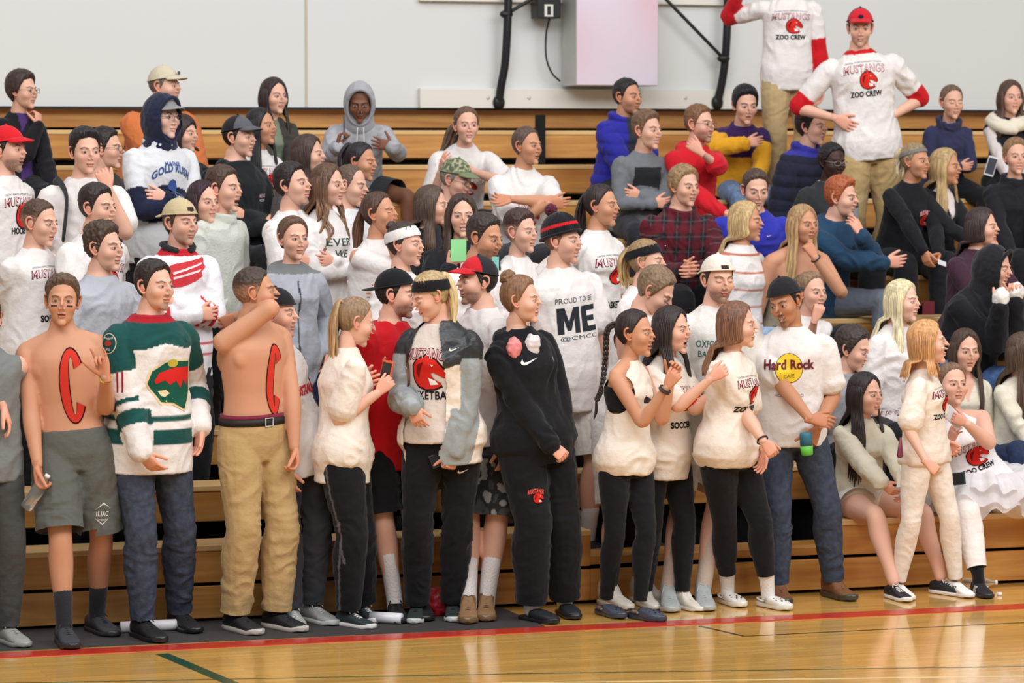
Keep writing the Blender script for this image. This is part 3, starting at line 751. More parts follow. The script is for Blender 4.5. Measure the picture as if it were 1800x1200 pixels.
    if kind == 'pony':
        sd = o.get('side', 0)
        for i in range(14):
            a, b = rnd.uniform(-.024, .024), rnd.uniform(-.016, .016); q0 = Wd((ps[0] + a, ps[1] + .006, ps[2] + b)); q = [q0, q0 - p.B[1] * .030 + p.B[2] * .006]
            for j in range(1, 5): e = j / 4; q.append(q0 - p.B[1] * (.045 + .012 * math.sin(e * 3)) - ZU * (ln * e - .01) + p.B[0] * (a * 1.3 + sd * e) - p.B[1] * b + p.Lv * .008 * math.sin(j * 2 + i))
            strand(q, [.012, .015, .016, .014, .011, .004])
        v, f = ball(Wd(ps), .017); g.add(v, f, lin(o.get('tie', (30, 28, 30))))
    if kind == 'bun':
        v, f = ball(np.zeros(3), np.array([.042, .036, .036]) * o.get('bs', 1), None, 40, 28); nz = pn(v * 75 + 3); v = v * (1 + .24 * nz)[:, None]
        g.add(Wd(v + np.array(ps) + np.array([0, -.012, .0])), f, col * np.clip(1 + .4 * nz, .5, 1.5)[:, None])
    if kind == 'braid':
        q0 = Wd(ps); pts = o['path']; P_ = cat(np.array([q0] + [atD(a, b, depth(p.nb) + c) for a, b, c in pts]), 6); nn = len(P_)
        for i in range(nn - 1):
            tdir = nrm(P_[min(i + 1, nn - 1)] - P_[i]); sx = nrm(np.cross(tdir, AX)); 
            for sg in (-1, 1):
                c = P_[i] + sx * sg * .007; r_ = .013 * (1 - .35 * i / nn); v, f = ball(c, np.array([r_ * .8, r_, r_ * 1.35]), np.array([sx, AX, tdir]), 10, 8); g.add(v, f, col * rnd.uniform(.8, 1.25))
        strand([P_[-1], P_[-1] - ZU * .05, P_[-1] - ZU * .09 - RT * .01], [.008, .012, .003])
    V, F2, C_ = g.out(); return mesh_obj('hair', V, F2, 'hair', body, C_, p.base)
def shell(p, rs, rad_fn, clip, lod=None):
    D, Fc = GR[p.lod]; r = rad_fn(D, rs); V = HC + D * r[:, None]; m = clip(V, D); return keep(V, Fc, m)
def hat_build(p, rs, body):
    kind, c1 = p.hat[0], lin(p.hat[1]); o = p.hat[2] if len(p.hat) > 2 else {}; Wd = lambda q: p.H + (np.asarray(q) * p.hs) @ p.B
    c2 = lin(o.get('c2', p.hat[1])); out = None
    def eray(D, c, r):  # distance from HC to ellipsoid
        q = (HC - c) / r; d = D / r; A_ = (d * d).sum(1); B_ = (q * d).sum(1); C_ = (q * q).sum() - 1; return (-B_ + np.sqrt(np.maximum(B_ * B_ - A_ * C_, 0))) / A_
    if kind == 'cap':
        bk = o.get('back', 0); tl = o.get('tilt', 0)
        pl = lambda V: V[:, 2] - (.046 + (.16 if not bk else .05) * V[:, 1] + tl * V[:, 1])
        E_ = lambda D, rs: np.maximum(rs + .008, eray(D, np.array([0, -.012, .030]), np.array([.0865, .106, .106])))
        V, F2 = shell(p, rs, E_, lambda V, D: pl(V) > 0)
        fr = (V[:, 1] > .01) if not bk else (V[:, 1] < -.01)
        cc = np.where(fr[:, None], c1, c2)
        if o.get('camo'): nz = pn(V * 55); cc = np.where((nz > .15)[:, None], lin((86, 92, 70)), np.where((nz < -.25)[:, None], lin((168, 166, 136)), cc))
        if bk and not o.get('noopen'): cc = np.where(((np.abs(V[:, 0]) < .022) & (V[:, 1] > .03) & (V[:, 2] < .085) & (V[:, 2] > .064))[:, None], lin((60, 40, 34)), cc)
        g = G(); g.add(Wd(V), F2.tolist(), cc); v, f = ball(Wd((0, -.012, .137)), .008); g.add(v, f, c2)
        rim = [np.array([math.sin(t) * .0875, -.012 + math.cos(t) * .1065, 0]) for t in np.linspace(0, 2 * math.pi, 25)]
        for q in rim: q[2] = .048 + ((.16 if not bk else .05) + tl) * q[1]
        v, f = tube([Wd(q) for q in rim], .0035, 6, 1); g.add(v, f, c1 if bk else c2)
        V, F2, C_ = g.out(); out = mesh_obj('cap', V, F2, 'knit' if 0 else 'cloth', body, C_, p.base)
        sg = -1 if bk else 1; n = 15; m = 6; B_ = []
        for lay in (0, 1):
            for j in range(m):
                e = j / (m - 1)
                for i in range(n):
                    t = math.radians(-60 + 120 * i / (n - 1)); x0, y0 = math.sin(t) * .083, math.cos(t) * .100
                    ext = .072 * max(math.cos(t * 1.42), .02) ** .5 * e; xx = x0 * (1 + .04 * e); yy = y0 + ext; zz = .046 + ((.16 if not bk else .05) + tl) * (sg * y0 - .012)
                    zz += -.25 * ext - 5.5 * xx * xx * (.4 + .6 * e) * .5 + .014 - lay * .005; B_.append((xx, sg * yy - .012, zz))
        N_ = n * m; f = []
        for j in range(m - 1):
            for i in range(n - 1):
                a = j * n + i; q = [a, a + 1, a + n + 1, a + n]; f.append(q); f.append([N_ + k for k in q[::-1]])
        bd = [i for i in range(n)] + [j * n + n - 1 for j in range(1, m)] + [(m - 1) * n + i for i in range(n - 2, -1, -1)] + [j * n for j in range(m - 2, 0, -1)]
        for i in range(len(bd)): a, b = bd[i], bd[(i + 1) % len(bd)]; f.append([a, N_ + a, N_ + b, b])
        mesh_obj('brim', Wd(np.array(B_)), f, 'cloth', out, lin(o.get('brim', p.hat[1])), p.base)
        if o.get('logo'):
            lc = lin(o['logo']); pt = np.array([0, .092 * (-1 if bk else 1) - .0, .085]); v, f = ball(Wd(pt + np.array([0, .010, .0])), np.array([.018, .004, .013]), p.B, 12, 8); mesh_obj('cap_patch', v, f, 'print', out, lc, p.base)
    elif kind == 'beanie':
        pl = lambda V: V[:, 2] - (.030 + .28 * V[:, 1])
        V, F2 = shell(p, rs, lambda D, rs: np.maximum(rs + .012, eray(D, np.array([0, -.018, .045]), np.array([.092, .110, .112]))) + .0025 * np.sin(np.arctan2(D[:, 0], D[:, 1]) * 46), lambda V, D: pl(V) > 0)
        h = pl(V); cc = np.where(((h > .045) & (h < .062))[:, None], c2, c1)
        g = G(); g.add(Wd(V), F2.tolist(), cc); v, f = ball(np.zeros(3), .034, None, 40, 30); nz = pn(v * 130); v = v * (1 + .25 * nz)[:, None]
        if o.get('pom'): g.add(Wd(v + np.array([-.0, -.075, .165])), f, np.clip(1 + .8 * nz, .3, 2)[:, None] * lin(o['pom']))
        rim = [np.array([math.sin(t) * .094, -.018 + math.cos(t) * .112, 0]) for t in np.linspace(0, 2 * math.pi, 25)]
        for q in rim: q[2] = .036 + .28 * q[1]
        v, f = tube([Wd(q) for q in rim], .008, 8, 2); g.add(v, f, c1)
        V, F2, C_ = g.out(); out = mesh_obj('knit_hat', V, F2, 'knit', body, C_, p.base)
    elif kind == 'band':
        w_ = o.get('w', .024); pl = lambda V: V[:, 2] - (.060 + .30 * V[:, 1])
        g = G()
        for off in (.0105,):
            V, F2 = shell(p, rs, lambda D, rs: np.maximum(rs + off + .004 * (1 - D[:, 1]), .07), lambda V, D: np.abs(pl(V)) < w_); g.add(Wd(V), F2.tolist(), c1)
        V, F2, C_ = g.out(); out = mesh_obj('headband', V, F2, 'cloth', body, C_, p.base)
        if o.get('mark'): v, f = ball(Wd((.02 * o.get('ms', 1), .103, .090)), np.array([.008, .003, .003]), p.B, 10, 6); mesh_obj('headband_mark', v, f, 'print', out, lin(o['mark']), p.base)
    elif kind == 'hood':
        ow = o.get('open', .072); c0 = np.array([0, -.018, -.012]); rr = np.array([.104, .122, .150]) * o.get('s', 1)
        V, F2 = shell(p, rs, lambda D, rs: eray(D, c0, rr) + .004 * pn(D * 4), lambda V, D: ~((V[:, 1] > .038 + .12 * V[:, 2]) & (((V[:, 0]) / ow) ** 2 + ((V[:, 2] + .01) / .128) ** 2 < 1.0)) & (V[:, 1] < .095))
        g = G(); g.add(Wd(V), F2.tolist(), c1)
        rim = [Wd((math.sin(t) * ow, .060 + .012 * math.cos(t) + .010 * math.cos(2 * t), -.01 + math.cos(t) * .126)) for t in np.linspace(0, 2 * math.pi, 21)]
        v, f = tube(rim, .011, 8, 2); g.add(v, f, c2)
        nk = tube([p.nb - p.U * .03, p.nb + p.U * .06], [.105, .088], 20, 3); g.add(nk[0], nk[1], c1)
        V, F2, C_ = g.out(); out = mesh_obj('hood', V, F2, 'knit', body, C_, p.base)
    return out
def glasses(p, body, c=(40, 34, 34)):
    Wd = lambda q: p.H + (np.asarray(q) * p.hs) @ p.B; g = G()
    for sg in (-1, 1):
        ring = [Wd((sg * .031 + math.cos(t) * .022, .107 - .010 * abs(math.cos(t) * (math.cos(t) * sg > 0)), .002 + math.sin(t) * .016)) for t in np.linspace(0, 2 * math.pi, 15)]
        v, f = tube(ring, .0016, 6, 2); g.add(v, f, lin(c)); v, f = tube([Wd((sg * .053, .098, .006)), Wd((sg * .074, .05, .008)), Wd((sg * .080, -.01, .006))], .0016, 6, 2); g.add(v, f, lin(c))
    v, f = tube([Wd((-.009, .108, .005)), Wd((.009, .108, .005))], .0016, 6, 1); g.add(v, f, lin(c)); V, F2, C_ = g.out(); mesh_obj('glasses', V, F2, 'plastic', body, C_, p.base)
# ------------------------------------------------------------------ shoes
def shoe(p, s, body, kind, c, c2, c3=(235, 232, 228)):
    A = p.leg[s][2]; fd = p.footdir[s]; fd = nrm(fd * np.array([1, 1, 0])); ll = np.cross(ZU, fd); z0 = p.fz + .001; sc = (.90 if p.fem else 1.03) * .5 * (1 + p.kk)
    O = np.array([A[0], A[1], z0]); X = lambda f, l, z: O + fd * f * sc + ll * l * sc + ZU * z * sc
    hi = {'boot': .05, 'high': .045}.get(kind, 0)
    prof = [(-.078, .020, .050 + hi), (-.068, .033, .080 + hi), (-.03, .037, .092 + hi), (.012, .037, .090 + hi), (.04, .038, .080 + hi * .5), (.075, .042, .066), (.11, .046, .054), (.15, .046, .046), (.185, .036, .038), (.205, .016, .028)]
    if kind in ('croc', 'slide'): prof = [(.02, .042, .070), (.05, .048, .072), (.09, .052, .066), (.14, .050, .056), (.18, .038, .046), (.20, .018, .034)]
    def bw(h): return .018 if kind != 'boot' else .022
    secs = [(X(f, 0, (h + .012) / 2), ll, ZU, w * sc, (h - .012) / 2 * sc) for f, w, h in prof]; V, Fc = loft(secs, 20, 2.7)
    up = mesh_obj('shoe', V, Fc, 'leather' if kind != 'croc' else 'plastic', body, lin(c), p.base)
    sp = [(-.083, .020), (-.074, .034), (-.03, .040), (.03, .041), (.08, .047), (.12, .051), (.16, .050), (.19, .040), (.212, .018)]
    t = {'boot': .030, 'croc': .034, 'slide': .026}.get(kind, .026); V, Fc = loft([(X(f, 0, t / 2 + (.008 if f > .18 else 0)), ll, ZU, w * sc, t / 2 * sc) for f, w in sp], 20, 5)
    mesh_obj('sole', V, Fc, 'plastic', up, lin(c2), p.base)
    g = G()
    if kind in ('sneak', 'boot', 'high'):
        for i, (f, h) in enumerate(((.045, .078), (.062, .071), (.08, .065), (.097, .060))): v, q = tube([X(f, -.022, h - .010), X(f + .005, 0, h + .001 + hi * (.3 if i == 0 else 0)), X(f, .022, h - .010)], .0032, 6, 2); g.add(v, q, lin(c3))
        for sg in (-1, 1): v, q = tube([X(.035, 0, .086 + hi * .5), X(.03, sg * .02, .096 + hi * .4), X(.05, sg * .032, .080)], .0028, 6, 3); g.add(v, q, lin(c3))
        V, Fc, C_ = g.out(); mesh_obj('laces', V, Fc, 'cloth', up, C_, p.base)
    elif kind == 'croc':
        v, q = tube([X(.03, -.043, .040), X(-.03, -.044, .046), X(-.075, -.02, .05), X(-.082, 0, .05), X(-.075, .02, .05), X(-.03, .044, .046), X(.03, .043, .040)], [.008, .007, .007, .007, .007, .007, .008], 8, 3, flat=.5); mesh_obj('heel_strap', v, q, 'plastic', up, lin(c), p.base)
        for f, l, h in ((.09, .03, .062), (.12, .034, .055), (.09, -.03, .062), (.12, -.034, .055), (.12, 0, .063), (.15, .015, .056), (.15, -.015, .056)): v, q = ball(X(f, l, h - .001), .005); g.add(v, q, lin((40, 40, 44)))
        for sg in (-1, 1): v, q = ball(X(.028, sg * .044, .042), .008); g.add(v, q, lin((120, 120, 120)))
        V, Fc, C_ = g.out(); mesh_obj('vent_holes', V, Fc, 'plastic', up, C_, p.base)
    if kind == 'stripes' or c3 and kind == 'side3':
        for sg in (-1, 1):
            for i in range(3): v, q = tube([X(.01 + i * .02, sg * .040, .024), X(.03 + i * .02, sg * .036, .062)], .004, 6, 2, flat=.6); g.add(v, q, lin(c3))
        V, Fc, C_ = g.out(); mesh_obj('side_stripes', V, Fc, 'print', up, C_, p.base)
    return up
# ------------------------------------------------------------------ finish: turn remeshed pieces into objects
GS = 'spectators standing beside the court'; GB = 'spectators in the bleachers'
def finish(p):
    lod = p.lod; fc = dict(p.face or {}); v = dict(jw=1.0 if not p.fem else .88, ns=1.0 if not p.fem else .7, fat=p.fat * .8, mo=0, fem=1 if p.fem else 0, sm=0)
    for k_ in ('jw', 'ns', 'mo', 'sm'): 
        if k_ in fc: v[k_] = fc.pop(k_)
    rs = head_surface(v, lod); D, Fc = GR[lod]; P = HC + D * rs[:, None]
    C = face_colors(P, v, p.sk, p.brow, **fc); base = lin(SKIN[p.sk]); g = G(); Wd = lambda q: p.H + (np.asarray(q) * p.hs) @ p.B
    V, F2 = p.res['body']; Cb = base * (1 + .05 * pn(V * 9))[:, None]
    if 'paint' in (p.__dict__.get('opt') or {}): pass
    g.add(V, F2.tolist(), Cb); g.add(Wd(P), Fc.tolist(), C)
    if not (p.hair and p.hair[0] == 'long' and not p.hair[2].get('ears')) :
        for sg in (-1, 1): _, e = ear(sg); Ve, Fe, _c = e.out(); g.add(Wd(Ve), Fe, base * np.array([1, .80, .76]))
    for s in 'RL':
        S, E, W = p.arm[s]; hp_, hd, pal = p.hand[s]; Vh, Fh = place_hand(hp_, s, W, hd, pal, .90 * p.kk ** .5 * (.92 if p.fem else 1.03)); g.add(Vh, Fh.tolist(), base * np.array([1.0, .86, .82]))
    if p.bot and p.bot.get('k') in ('shorts', 'skirt', 'tutu') and not p.shoes:
        pass
    V, F2, C_ = g.out(); body = mesh_obj('person', V, F2, 'skin', None, C_, p.base); body.location = p.base
    tag(body, p.label, 'person', p.group or (GS if p.pos[0] == 'floor' else GB)); p.body = body
    SEED[0] += 3.7; top = p.top or {}; bot = p.bot or {}
    p.garm = {}
    def garment(name, key, spec, amp, fr, mat):
        V, F2 = p.res[key]; c = ctx(p, V); am_ = amp * (1 if key == 'top' else (1 - .85 * sstep(c['t'], -.16, -.06)))
        V = fold(V, vnorm(V, F2), am_, fr, SEED[0]); c['V'] = V; Cc = np.tile(lin(spec.get('c', (235, 230, 226))), (len(V), 1))
        if spec.get('k') == 'puffer': V = V + vnorm(V, F2) * (.010 * np.abs(np.sin(np.where(c['arm'], c['s'] * 9, c['t'] * 36))))[:, None]
        if 'open' in spec and key == 'top':
            m = ~((np.abs(c['l'] - spec.get('ox', 0)) < spec['open'] * (1 - .45 * sstep(c['t'], .3, .55))) & (c['f'] > 0) & ~c['arm']); V, F2 = keep(V, F2, m); Cc = Cc[:len(V)]; c = ctx(p, V)
        if spec.get('fn'): Cc = spec['fn'](p, c, Cc)
        o = mesh_obj(name, V, F2, spec.get('mat', mat), body, Cc, p.base); p.garm[key] = (V, F2, o); return o
    if 'top' in p.res:
        nm = top.get('name') or {'tee': 't_shirt', 'tank': 'tank_top', 'long': 'sweater', 'hoodie': 'hoodie', 'puffer': 'puffer_jacket', 'jersey': 'hockey_jersey', 'strapless': 'strapless_top', 'jacket': 'jacket'}[top['k']]
        am = top.get('amp', {'tee': .0085, 'tank': .007, 'long': .008, 'hoodie': .010, 'puffer': .006, 'jersey': .010, 'strapless': .003, 'jacket': .009}[top['k']])
        garment(nm, 'top', top, am, (9, 9, 7), 'cloth')
        if 'bra' in p.res: mesh_obj('sports_bra', *p.res['bra'], 'cloth', body, lin(top['bra']), p.base)
        if 'inner' in p.res: 
            V, F2 = p.res['inner']; o = mesh_obj('t_shirt', V, F2, 'cloth', body, lin(top['inner']), p.base); p.garm['inner'] = (V, F2, o)
    bk = bot.get('k', 'pants')
    garment({'pants': bot.get('name', 'trousers'), 'shorts': 'shorts', 'skirt': 'skirt', 'tutu': 'bodysuit'}[bk], 'bot', dict({'c': (28, 28, 32)}, **bot), bot.get('amp', .0065 if bot.get('fit') not in ('legging', 'slim') else .003), (8, 8, 11), 'cloth')
    if p.prints: 
        key = 'inner' if 'inner' in p.garm else 'top'
        if key in p.garm:
            V, F2 = p.garm[key][:2]; c = ctx(p, V); project(p, 'shirt_print', p.prints, keep(V, F2, ~(c['arm'] & (c['s'] > .35)) if key == 'top' and top.get('sl', 2 if top['k'] not in ('tee', 'tank') else 0) > 1 and p.pos[0] == 'sit' else np.ones(len(V), bool)), p.garm[key][2])
        else: project(p, 'body_paint', p.prints, p.res['body'], body)
    if p.hair: hair_build(p, v, rs, body)
    if p.hat: hat_build(p, rs, body)
    if p.shoes != 0:
        for s in 'RL': shoe(p, s, body, *(p.shoes or ('sneak', (40, 40, 44), (70, 70, 72), (60, 60, 62))))
    if p.socks:
        for s in 'RL':
            Hj, K, A = p.leg[s]; h = p.socks[1] if len(p.socks) > 1 else .13; u = nrm(K - A); V, F2 = tube([A - ZU * .03, A + u * .03, A + u * h], [.040 * p.kk, .040 * p.kk, .046 * p.kk * (1 + .5 * p.fat)], 16, 3); mesh_obj('sock', V, F2, 'knit', body, lin(p.socks[0]), p.base)
    for e in p.extras: e(p, body, Wd)
def finish_all():
    for p in ALLP: finish(p)
# ------------------------------------------------------------------ the setting
def wood_mat(name, c1, c2, rough, scale, gx=1.0, coat=0.0, plank=None):
    m, n, l, b = new_mat(name); tc = n.new('ShaderNodeTexCoord'); mp = n.new('ShaderNodeMapping'); mp.inputs['Scale'].default_value = scale
    l.new(tc.outputs['Object'], mp.inputs[0]); t = n.new('ShaderNodeTexNoise'); t.inputs['Scale'].default_value = 1; t.inputs['Detail'].default_value = 6; t.inputs['Distortion'].default_value = .6
    l.new(mp.outputs[0], t.inputs[0]); r = n.new('ShaderNodeValToRGB'); r.color_ramp.elements[0].position = .32; r.color_ramp.elements[1].position = .68
    r.color_ramp.elements[0].color = (*lin(c1), 1); r.color_ramp.elements[1].color = (*lin(c2), 1); l.new(t.outputs[0], r.inputs[0]); out = r.outputs[0]
    if plank:
        bt = n.new('ShaderNodeTexBrick'); bt.offset = .37; bt.inputs['Scale'].default_value = 1; bt.inputs['Brick Width'].default_value = plank[0]; bt.inputs['Row Height'].default_value = plank[1]
        bt.inputs['Mortar Size'].default_value = plank[2]; bt.inputs['Color1'].default_value = (.86, .86, .86, 1); bt.inputs['Color2'].default_value = (1.08, 1.06, 1.02, 1); bt.inputs['Mortar'].default_value = (.55, .5, .42, 1)
        l.new(tc.outputs['Object'], bt.inputs[0]); mx = n.new('ShaderNodeMix'); mx.data_type = 'RGBA'; mx.blend_type = 'MULTIPLY'; mx.inputs[0].default_value = .8
        l.new(out, mx.inputs[6]); l.new(bt.outputs[0], mx.inputs[7]); out = mx.outputs[2]
    l.new(out, b.inputs['Base Color']); b.inputs['Roughness'].default_value = rough; b.inputs['Coat Weight'].default_value = coat; b.inputs['Coat Roughness'].default_value = .06
    return m
M['court'] = wood_mat('court_wood', (212, 158, 78), (232, 184, 102), .16, (1.2, 26, 1), coat=.6, plank=(.9, .057, .0012))
M['bench'] = wood_mat('bench_wood', (178, 116, 52), (214, 158, 84), .42, (1.3, 9, 16), coat=.15)
M['benchtop'] = wood_mat('bench_top_wood', (212, 170, 110), (226, 188, 130), .4, (1.3, 14, 9), coat=.15)
def plain(name, c, rough=.7, bump=.05, scale=30, metal=0, var=0.0, spec=.4):
    m, n, l, b = new_mat(name); b.inputs['Base Color'].default_value = (*lin(c), 1); b.inputs['Roughness'].default_value = rough; b.inputs['Metallic'].default_value = metal; b.inputs['Specular IOR Level'].default_value = spec
    t = n.new('ShaderNodeTexNoise'); t.inputs['Scale'].default_value = scale; t.inputs['Detail'].default_value = 5; tc = n.new('ShaderNodeTexCoord'); l.new(tc.outputs['Object'], t.inputs[0])
    bp = n.new('ShaderNodeBump'); bp.inputs['Strength'].default_value = bump; bp.inputs['Distance'].default_value = .01; l.new(t.outputs[0], bp.inputs['Height']); l.new(bp.outputs[0], b.inputs['Normal'])
    if var:
        r = n.new('ShaderNodeMapRange'); r.inputs[3].default_value = 1 - var; r.inputs[4].default_value = 1 + var; l.new(t.outputs[0], r.inputs[0])
        mx = n.new('ShaderNodeMix'); mx.data_type = 'RGBA'; mx.blend_type = 'MULTIPLY'; mx.inputs[0].default_value = 1; mx.inputs[6].default_value = (*lin(c), 1); l.new(r.outputs[0], mx.inputs[7]); l.new(mx.outputs[2], b.inputs['Base Color'])
    return m
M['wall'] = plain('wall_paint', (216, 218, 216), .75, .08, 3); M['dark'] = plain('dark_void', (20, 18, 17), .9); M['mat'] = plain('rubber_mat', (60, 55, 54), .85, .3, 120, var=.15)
M['seam'] = plain('seam_strip', (190, 184, 160)); M['white'] = plain('white_paint', (224, 221, 212), .6, .05, 12); M['black'] = plain('black_metal', (24, 24, 26), .4, .05, 30); M['red_line'] = plain('red_line_paint', (190, 52, 40), .2, .02); M['green_line'] = plain('green_line_paint', (36, 74, 54), .2, .02)
M['black_line'] = plain('black_line_paint', (44, 40, 32), .2, .02); M['pale_line'] = plain('pale_line_paint', (232, 206, 150), .2, .02); M['steel'] = plain('galvanised_steel', (196, 196, 192), .45, .1, 6, .4, .15)
def screen_mat():
    m, n, l, b = new_mat('milky_front'); tc = n.new('ShaderNodeTexCoord'); t = n.new('ShaderNodeTexNoise'); t.inputs['Scale'].default_value = 1.6; t.inputs['Detail'].default_value = 0; l.new(tc.outputs['Object'], t.inputs[0])
    r = n.new('ShaderNodeValToRGB'); e = r.color_ramp.elements; e[0].position = .40; e[0].color = (*lin((224, 214, 228)), 1); e[1].position = .80; e[1].color = (*lin((222, 190, 200)), 1)
    l.new(t.outputs[0], r.inputs[0]); l.new(r.outputs[0], b.inputs['Base Color']); b.inputs['Roughness'].default_value = .3; return m
M['milky'] = screen_mat()
def sbox(name, lo, hi, mat, parent=None, bev=0.0, kind=None):
    V, Fc = boxm(lo, hi, bev); o = mesh_obj(name, V, Fc, mat, parent, smooth=False)
    if kind: o['kind'] = kind
    return o
floor = sbox('floor', (-12, -19, -.1), (14, 7, 0), 'court', kind='structure')
def fline(name, P, w, mat, z=.0008):
    P = [np.array(q) for q in P]; pts = [atZ(a, b, 0) for a, b in P]; g = G()
    for a, b in zip(pts[:-1], pts[1:]):
        d = nrm(b - a); s = np.cross(ZU, d) * w / 2; V = [a - s, b - s, b + s, a + s]; V = [v + ZU * z for v in V] + [v for v in V]
        g.add(V, [[0, 1, 2, 3], [4, 5, 1, 0], [5, 6, 2, 1], [6, 7, 3, 2], [7, 4, 0, 3]])
    V, Fc, _ = g.out(); return mesh_obj(name, V, Fc, mat, floor, smooth=False)
YR = atZ(0, 1150, 0)[1]
lx = lambda px, py: atZ(px, py, 0)
fline('sideline', [(-200, 1162), (965, 1106), (2000, 1056)], .15, 'red_line', .004)
fline('court_line', [(-60, 1202), (900, 1184), (1860, 1170)], .016, 'green_line')
fline('court_line', [(-60, 1224), (900, 1200), (1860, 1187)], .022, 'pale_line')
fline('court_line', [(285, 1149), (420, 1206)], .065, 'green_line', .001)
fline('court_line', [(1230, 1100), (1308, 1118), (1860, 1091)], .020, 'black_line', .001)
a0, a1 = lx(960, 1102), lx(-150, 1152)
V, Fc = boxm((-5, 0, 0), (0, 1, .003)); q = [(-4.5, .06), (a0[0], .06), (a0[0], a0[1] + .02), (-4.5, a1[1] + .045)]
V = np.array([(x, y, z) for z in (0, .0035) for x, y in q]); mt = mesh_obj('floor_mat', V, [[3, 2, 1, 0], [4, 5, 6, 7], [0, 1, 5, 4], [1, 2, 6, 5], [2, 3, 7, 6], [3, 0, 4, 7]], 'mat', smooth=False)
tag(mt, 'dark grey floor mat along the foot of the bleachers behind the red line', 'mat')
bl = bpy.data.objects.new('bleachers', None); LINK.append(bl); tag(bl, 'tiered wooden gym bleachers with plank fascias that the crowd fills', 'bleachers')
XL, XR = -6.5, 8.5; A0, A1 = lx(1052, 1066)[0], atY(1478, 980, 0)[0]
def bb(name, lo, hi, mat): return sbox(name, lo, hi, mat, bl, .004)
for k in range(0, 11):
    h = seat_h(k); y = ROW * k; h1 = h if k < 10 else 2.69
    spans = [(XL, XR)] if k else [(XL, A0), (A1, XR)]
    for x0, x1 in spans:
        bb('seat_fascia', (x0, y, h1 - .19 if k < 10 else 2.53), (x1, y + .03, h1 - .012), 'bench')
        bb('seat_board', (x0, y - .008, h1 - .03), (x1, y + .28, h1), 'benchtop')
    bb('riser', (XL, y + .10, h - .44 if k else .0), (XR, y + .13, h - .20), 'dark')  # wood risers coloured near-black, the shade of the gaps put into the colour
    if k < 10: bb('footboard', (XL, y + .14, h - .235), (XR, y + ROW + .12, h - .20), 'dark' if k < 1 else 'bench')  # lowest footboard coloured near-black for the shaded recess behind the front seat
for x0, x1 in ((XL, A0), (A0, A1), (A1, XR)): bb('kick_board', (x0, .004, .018), (x1, .034, .182), 'bench')
bb('aisle_step', (A0, .01, .205), (A1, .30, .25), 'bench')
for px in (952,): X = atY(px, 250, 5.5)[0]; bb('dark_gap_strip', (X - .03, 5.50, 1.3), (X + .03, 5.56, 2.62), 'dark')  # near-black strip standing in for the dark gap between two bleacher sections
YW = 6.12
sbox('wall_back', (-9, YW, 2.665), (11, YW + .2, 6.5), 'wall', kind='structure'); sbox('wall_back_lower', (-9, YW + .22, 0), (11, YW + .4, 2.7), 'dark', kind='structure')
for i, px in enumerate((538,)): X = atY(px, 100, YW)[0]; sbox('trim_1', (X - .008, YW - .006, 2.67), (X + .008, YW, 6.5), 'seam', kind='structure')
sbox('trim_2', (-9, YW - .012, 2.655), (11, YW, 2.672), 'black', kind='structure')
wa = lambda px, py, dy=0: atY(px, py, YW - dy)
pl = wa(735, 155); pr = wa(1290, 190); o = sbox('mounting_plank', (pl[0], YW - .05, 2.67), (pr[0], YW - .002, pl[2]), 'white', bev=.004); tag(o, 'long white plank fixed along the bottom of the back wall', 'plank')
for px in (858, 930, 1205): c = wa(px, 172, .05); v, f = ball(c, (.014, .006, .014)); mesh_obj('bolt', v, f, 'steel', o)
pt = wa(735, 2); o2 = sbox('mounting_plank', (pl[0], YW - .05, pt[2]), (pr[0], YW - .002, pt[2] + .14), 'white', bev=.004); tag(o2, 'upper white plank on the back wall at the top edge of the picture', 'plank')
def pipe(px, label, brace):
    pts = [wa(a, b, c) for a, b, c in px]; v, f = tube(pts, .030, 12, 4); o = mesh_obj('support_pipe', v, f, 'black'); tag(o, label, 'pipe', 'black pipes of the wall bracket')
    v, f = ball(pts[-1], (.045, .03, .055)); mesh_obj('end_bracket', v, f, 'black', o); v, f = tube([wa(a, b, c) for a, b, c in brace], .013, 8, 2); mesh_obj('brace', v, f, 'black', o)
    j = wa(*brace[0]); v, f = ball(j, (.05, .03, .03)); mesh_obj('clamp', v, f, 'black', o)
pipe([(895, -60, .12), (892, 40, .12), (888, 110, .10), (881, 150, .08), (877, 180, .06)], 'left black curved pipe of the wall bracket, left of the pale box', [(890, 25, .12), (945, -8, .12)])
pipe([(1280, -60, .12), (1278, 50, .12), (1274, 110, .10), (1268, 150, .08), (1261, 180, .06)], 'right black curved pipe of the wall bracket beside the cropped standing man', [(1272, 103, .12), (1170, -2, .12)])
b0, b1 = atY(1013, 150, YW - .36), atY(1157, -60, YW - .36); o = sbox('wall_cabinet', (b0[0], YW - .36, b0[2]), (b1[0], YW - .05, b1[2]), 'steel', bev=.004); tag(o, 'pale metal box with a milky pinkish front hanging on the back wall', 'cabinet')
sbox('front_panel', (b0[0] + .005, YW - .364, b0[2] + .005), (b1[0] - .005, YW - .358, b1[2]), 'milky', o)
c0, c1 = atY(945, 32, YW - .2), atY(986, -20, YW - .2); o = sbox('shot_clock', (c0[0], YW - .2, c0[2]), (c1[0], YW - .05, c1[2]), 'black', bev=.006); tag(o, 'small black box with a white number 1 plate, left of the pale wall box', 'box')
n0, n1 = atY(957, 29, YW - .2), atY(972, 8, YW - .2); pn_ = sbox('number_plate', (n0[0], YW - .206, n0[2]), (n1[0], YW - .2, n1[2]), 'white', o)
V2, F2 = text2d('1', .04); V2 = (V2 - .5) * np.array([.028, .062]); cc = (n0 + n1) / 2; mesh_obj('number', np.c_[cc[0] + V2[:, 0], np.full(len(V2), YW - .2085), cc[2] + V2[:, 1]], F2, 'black', pn_, smooth=False, flip=False)
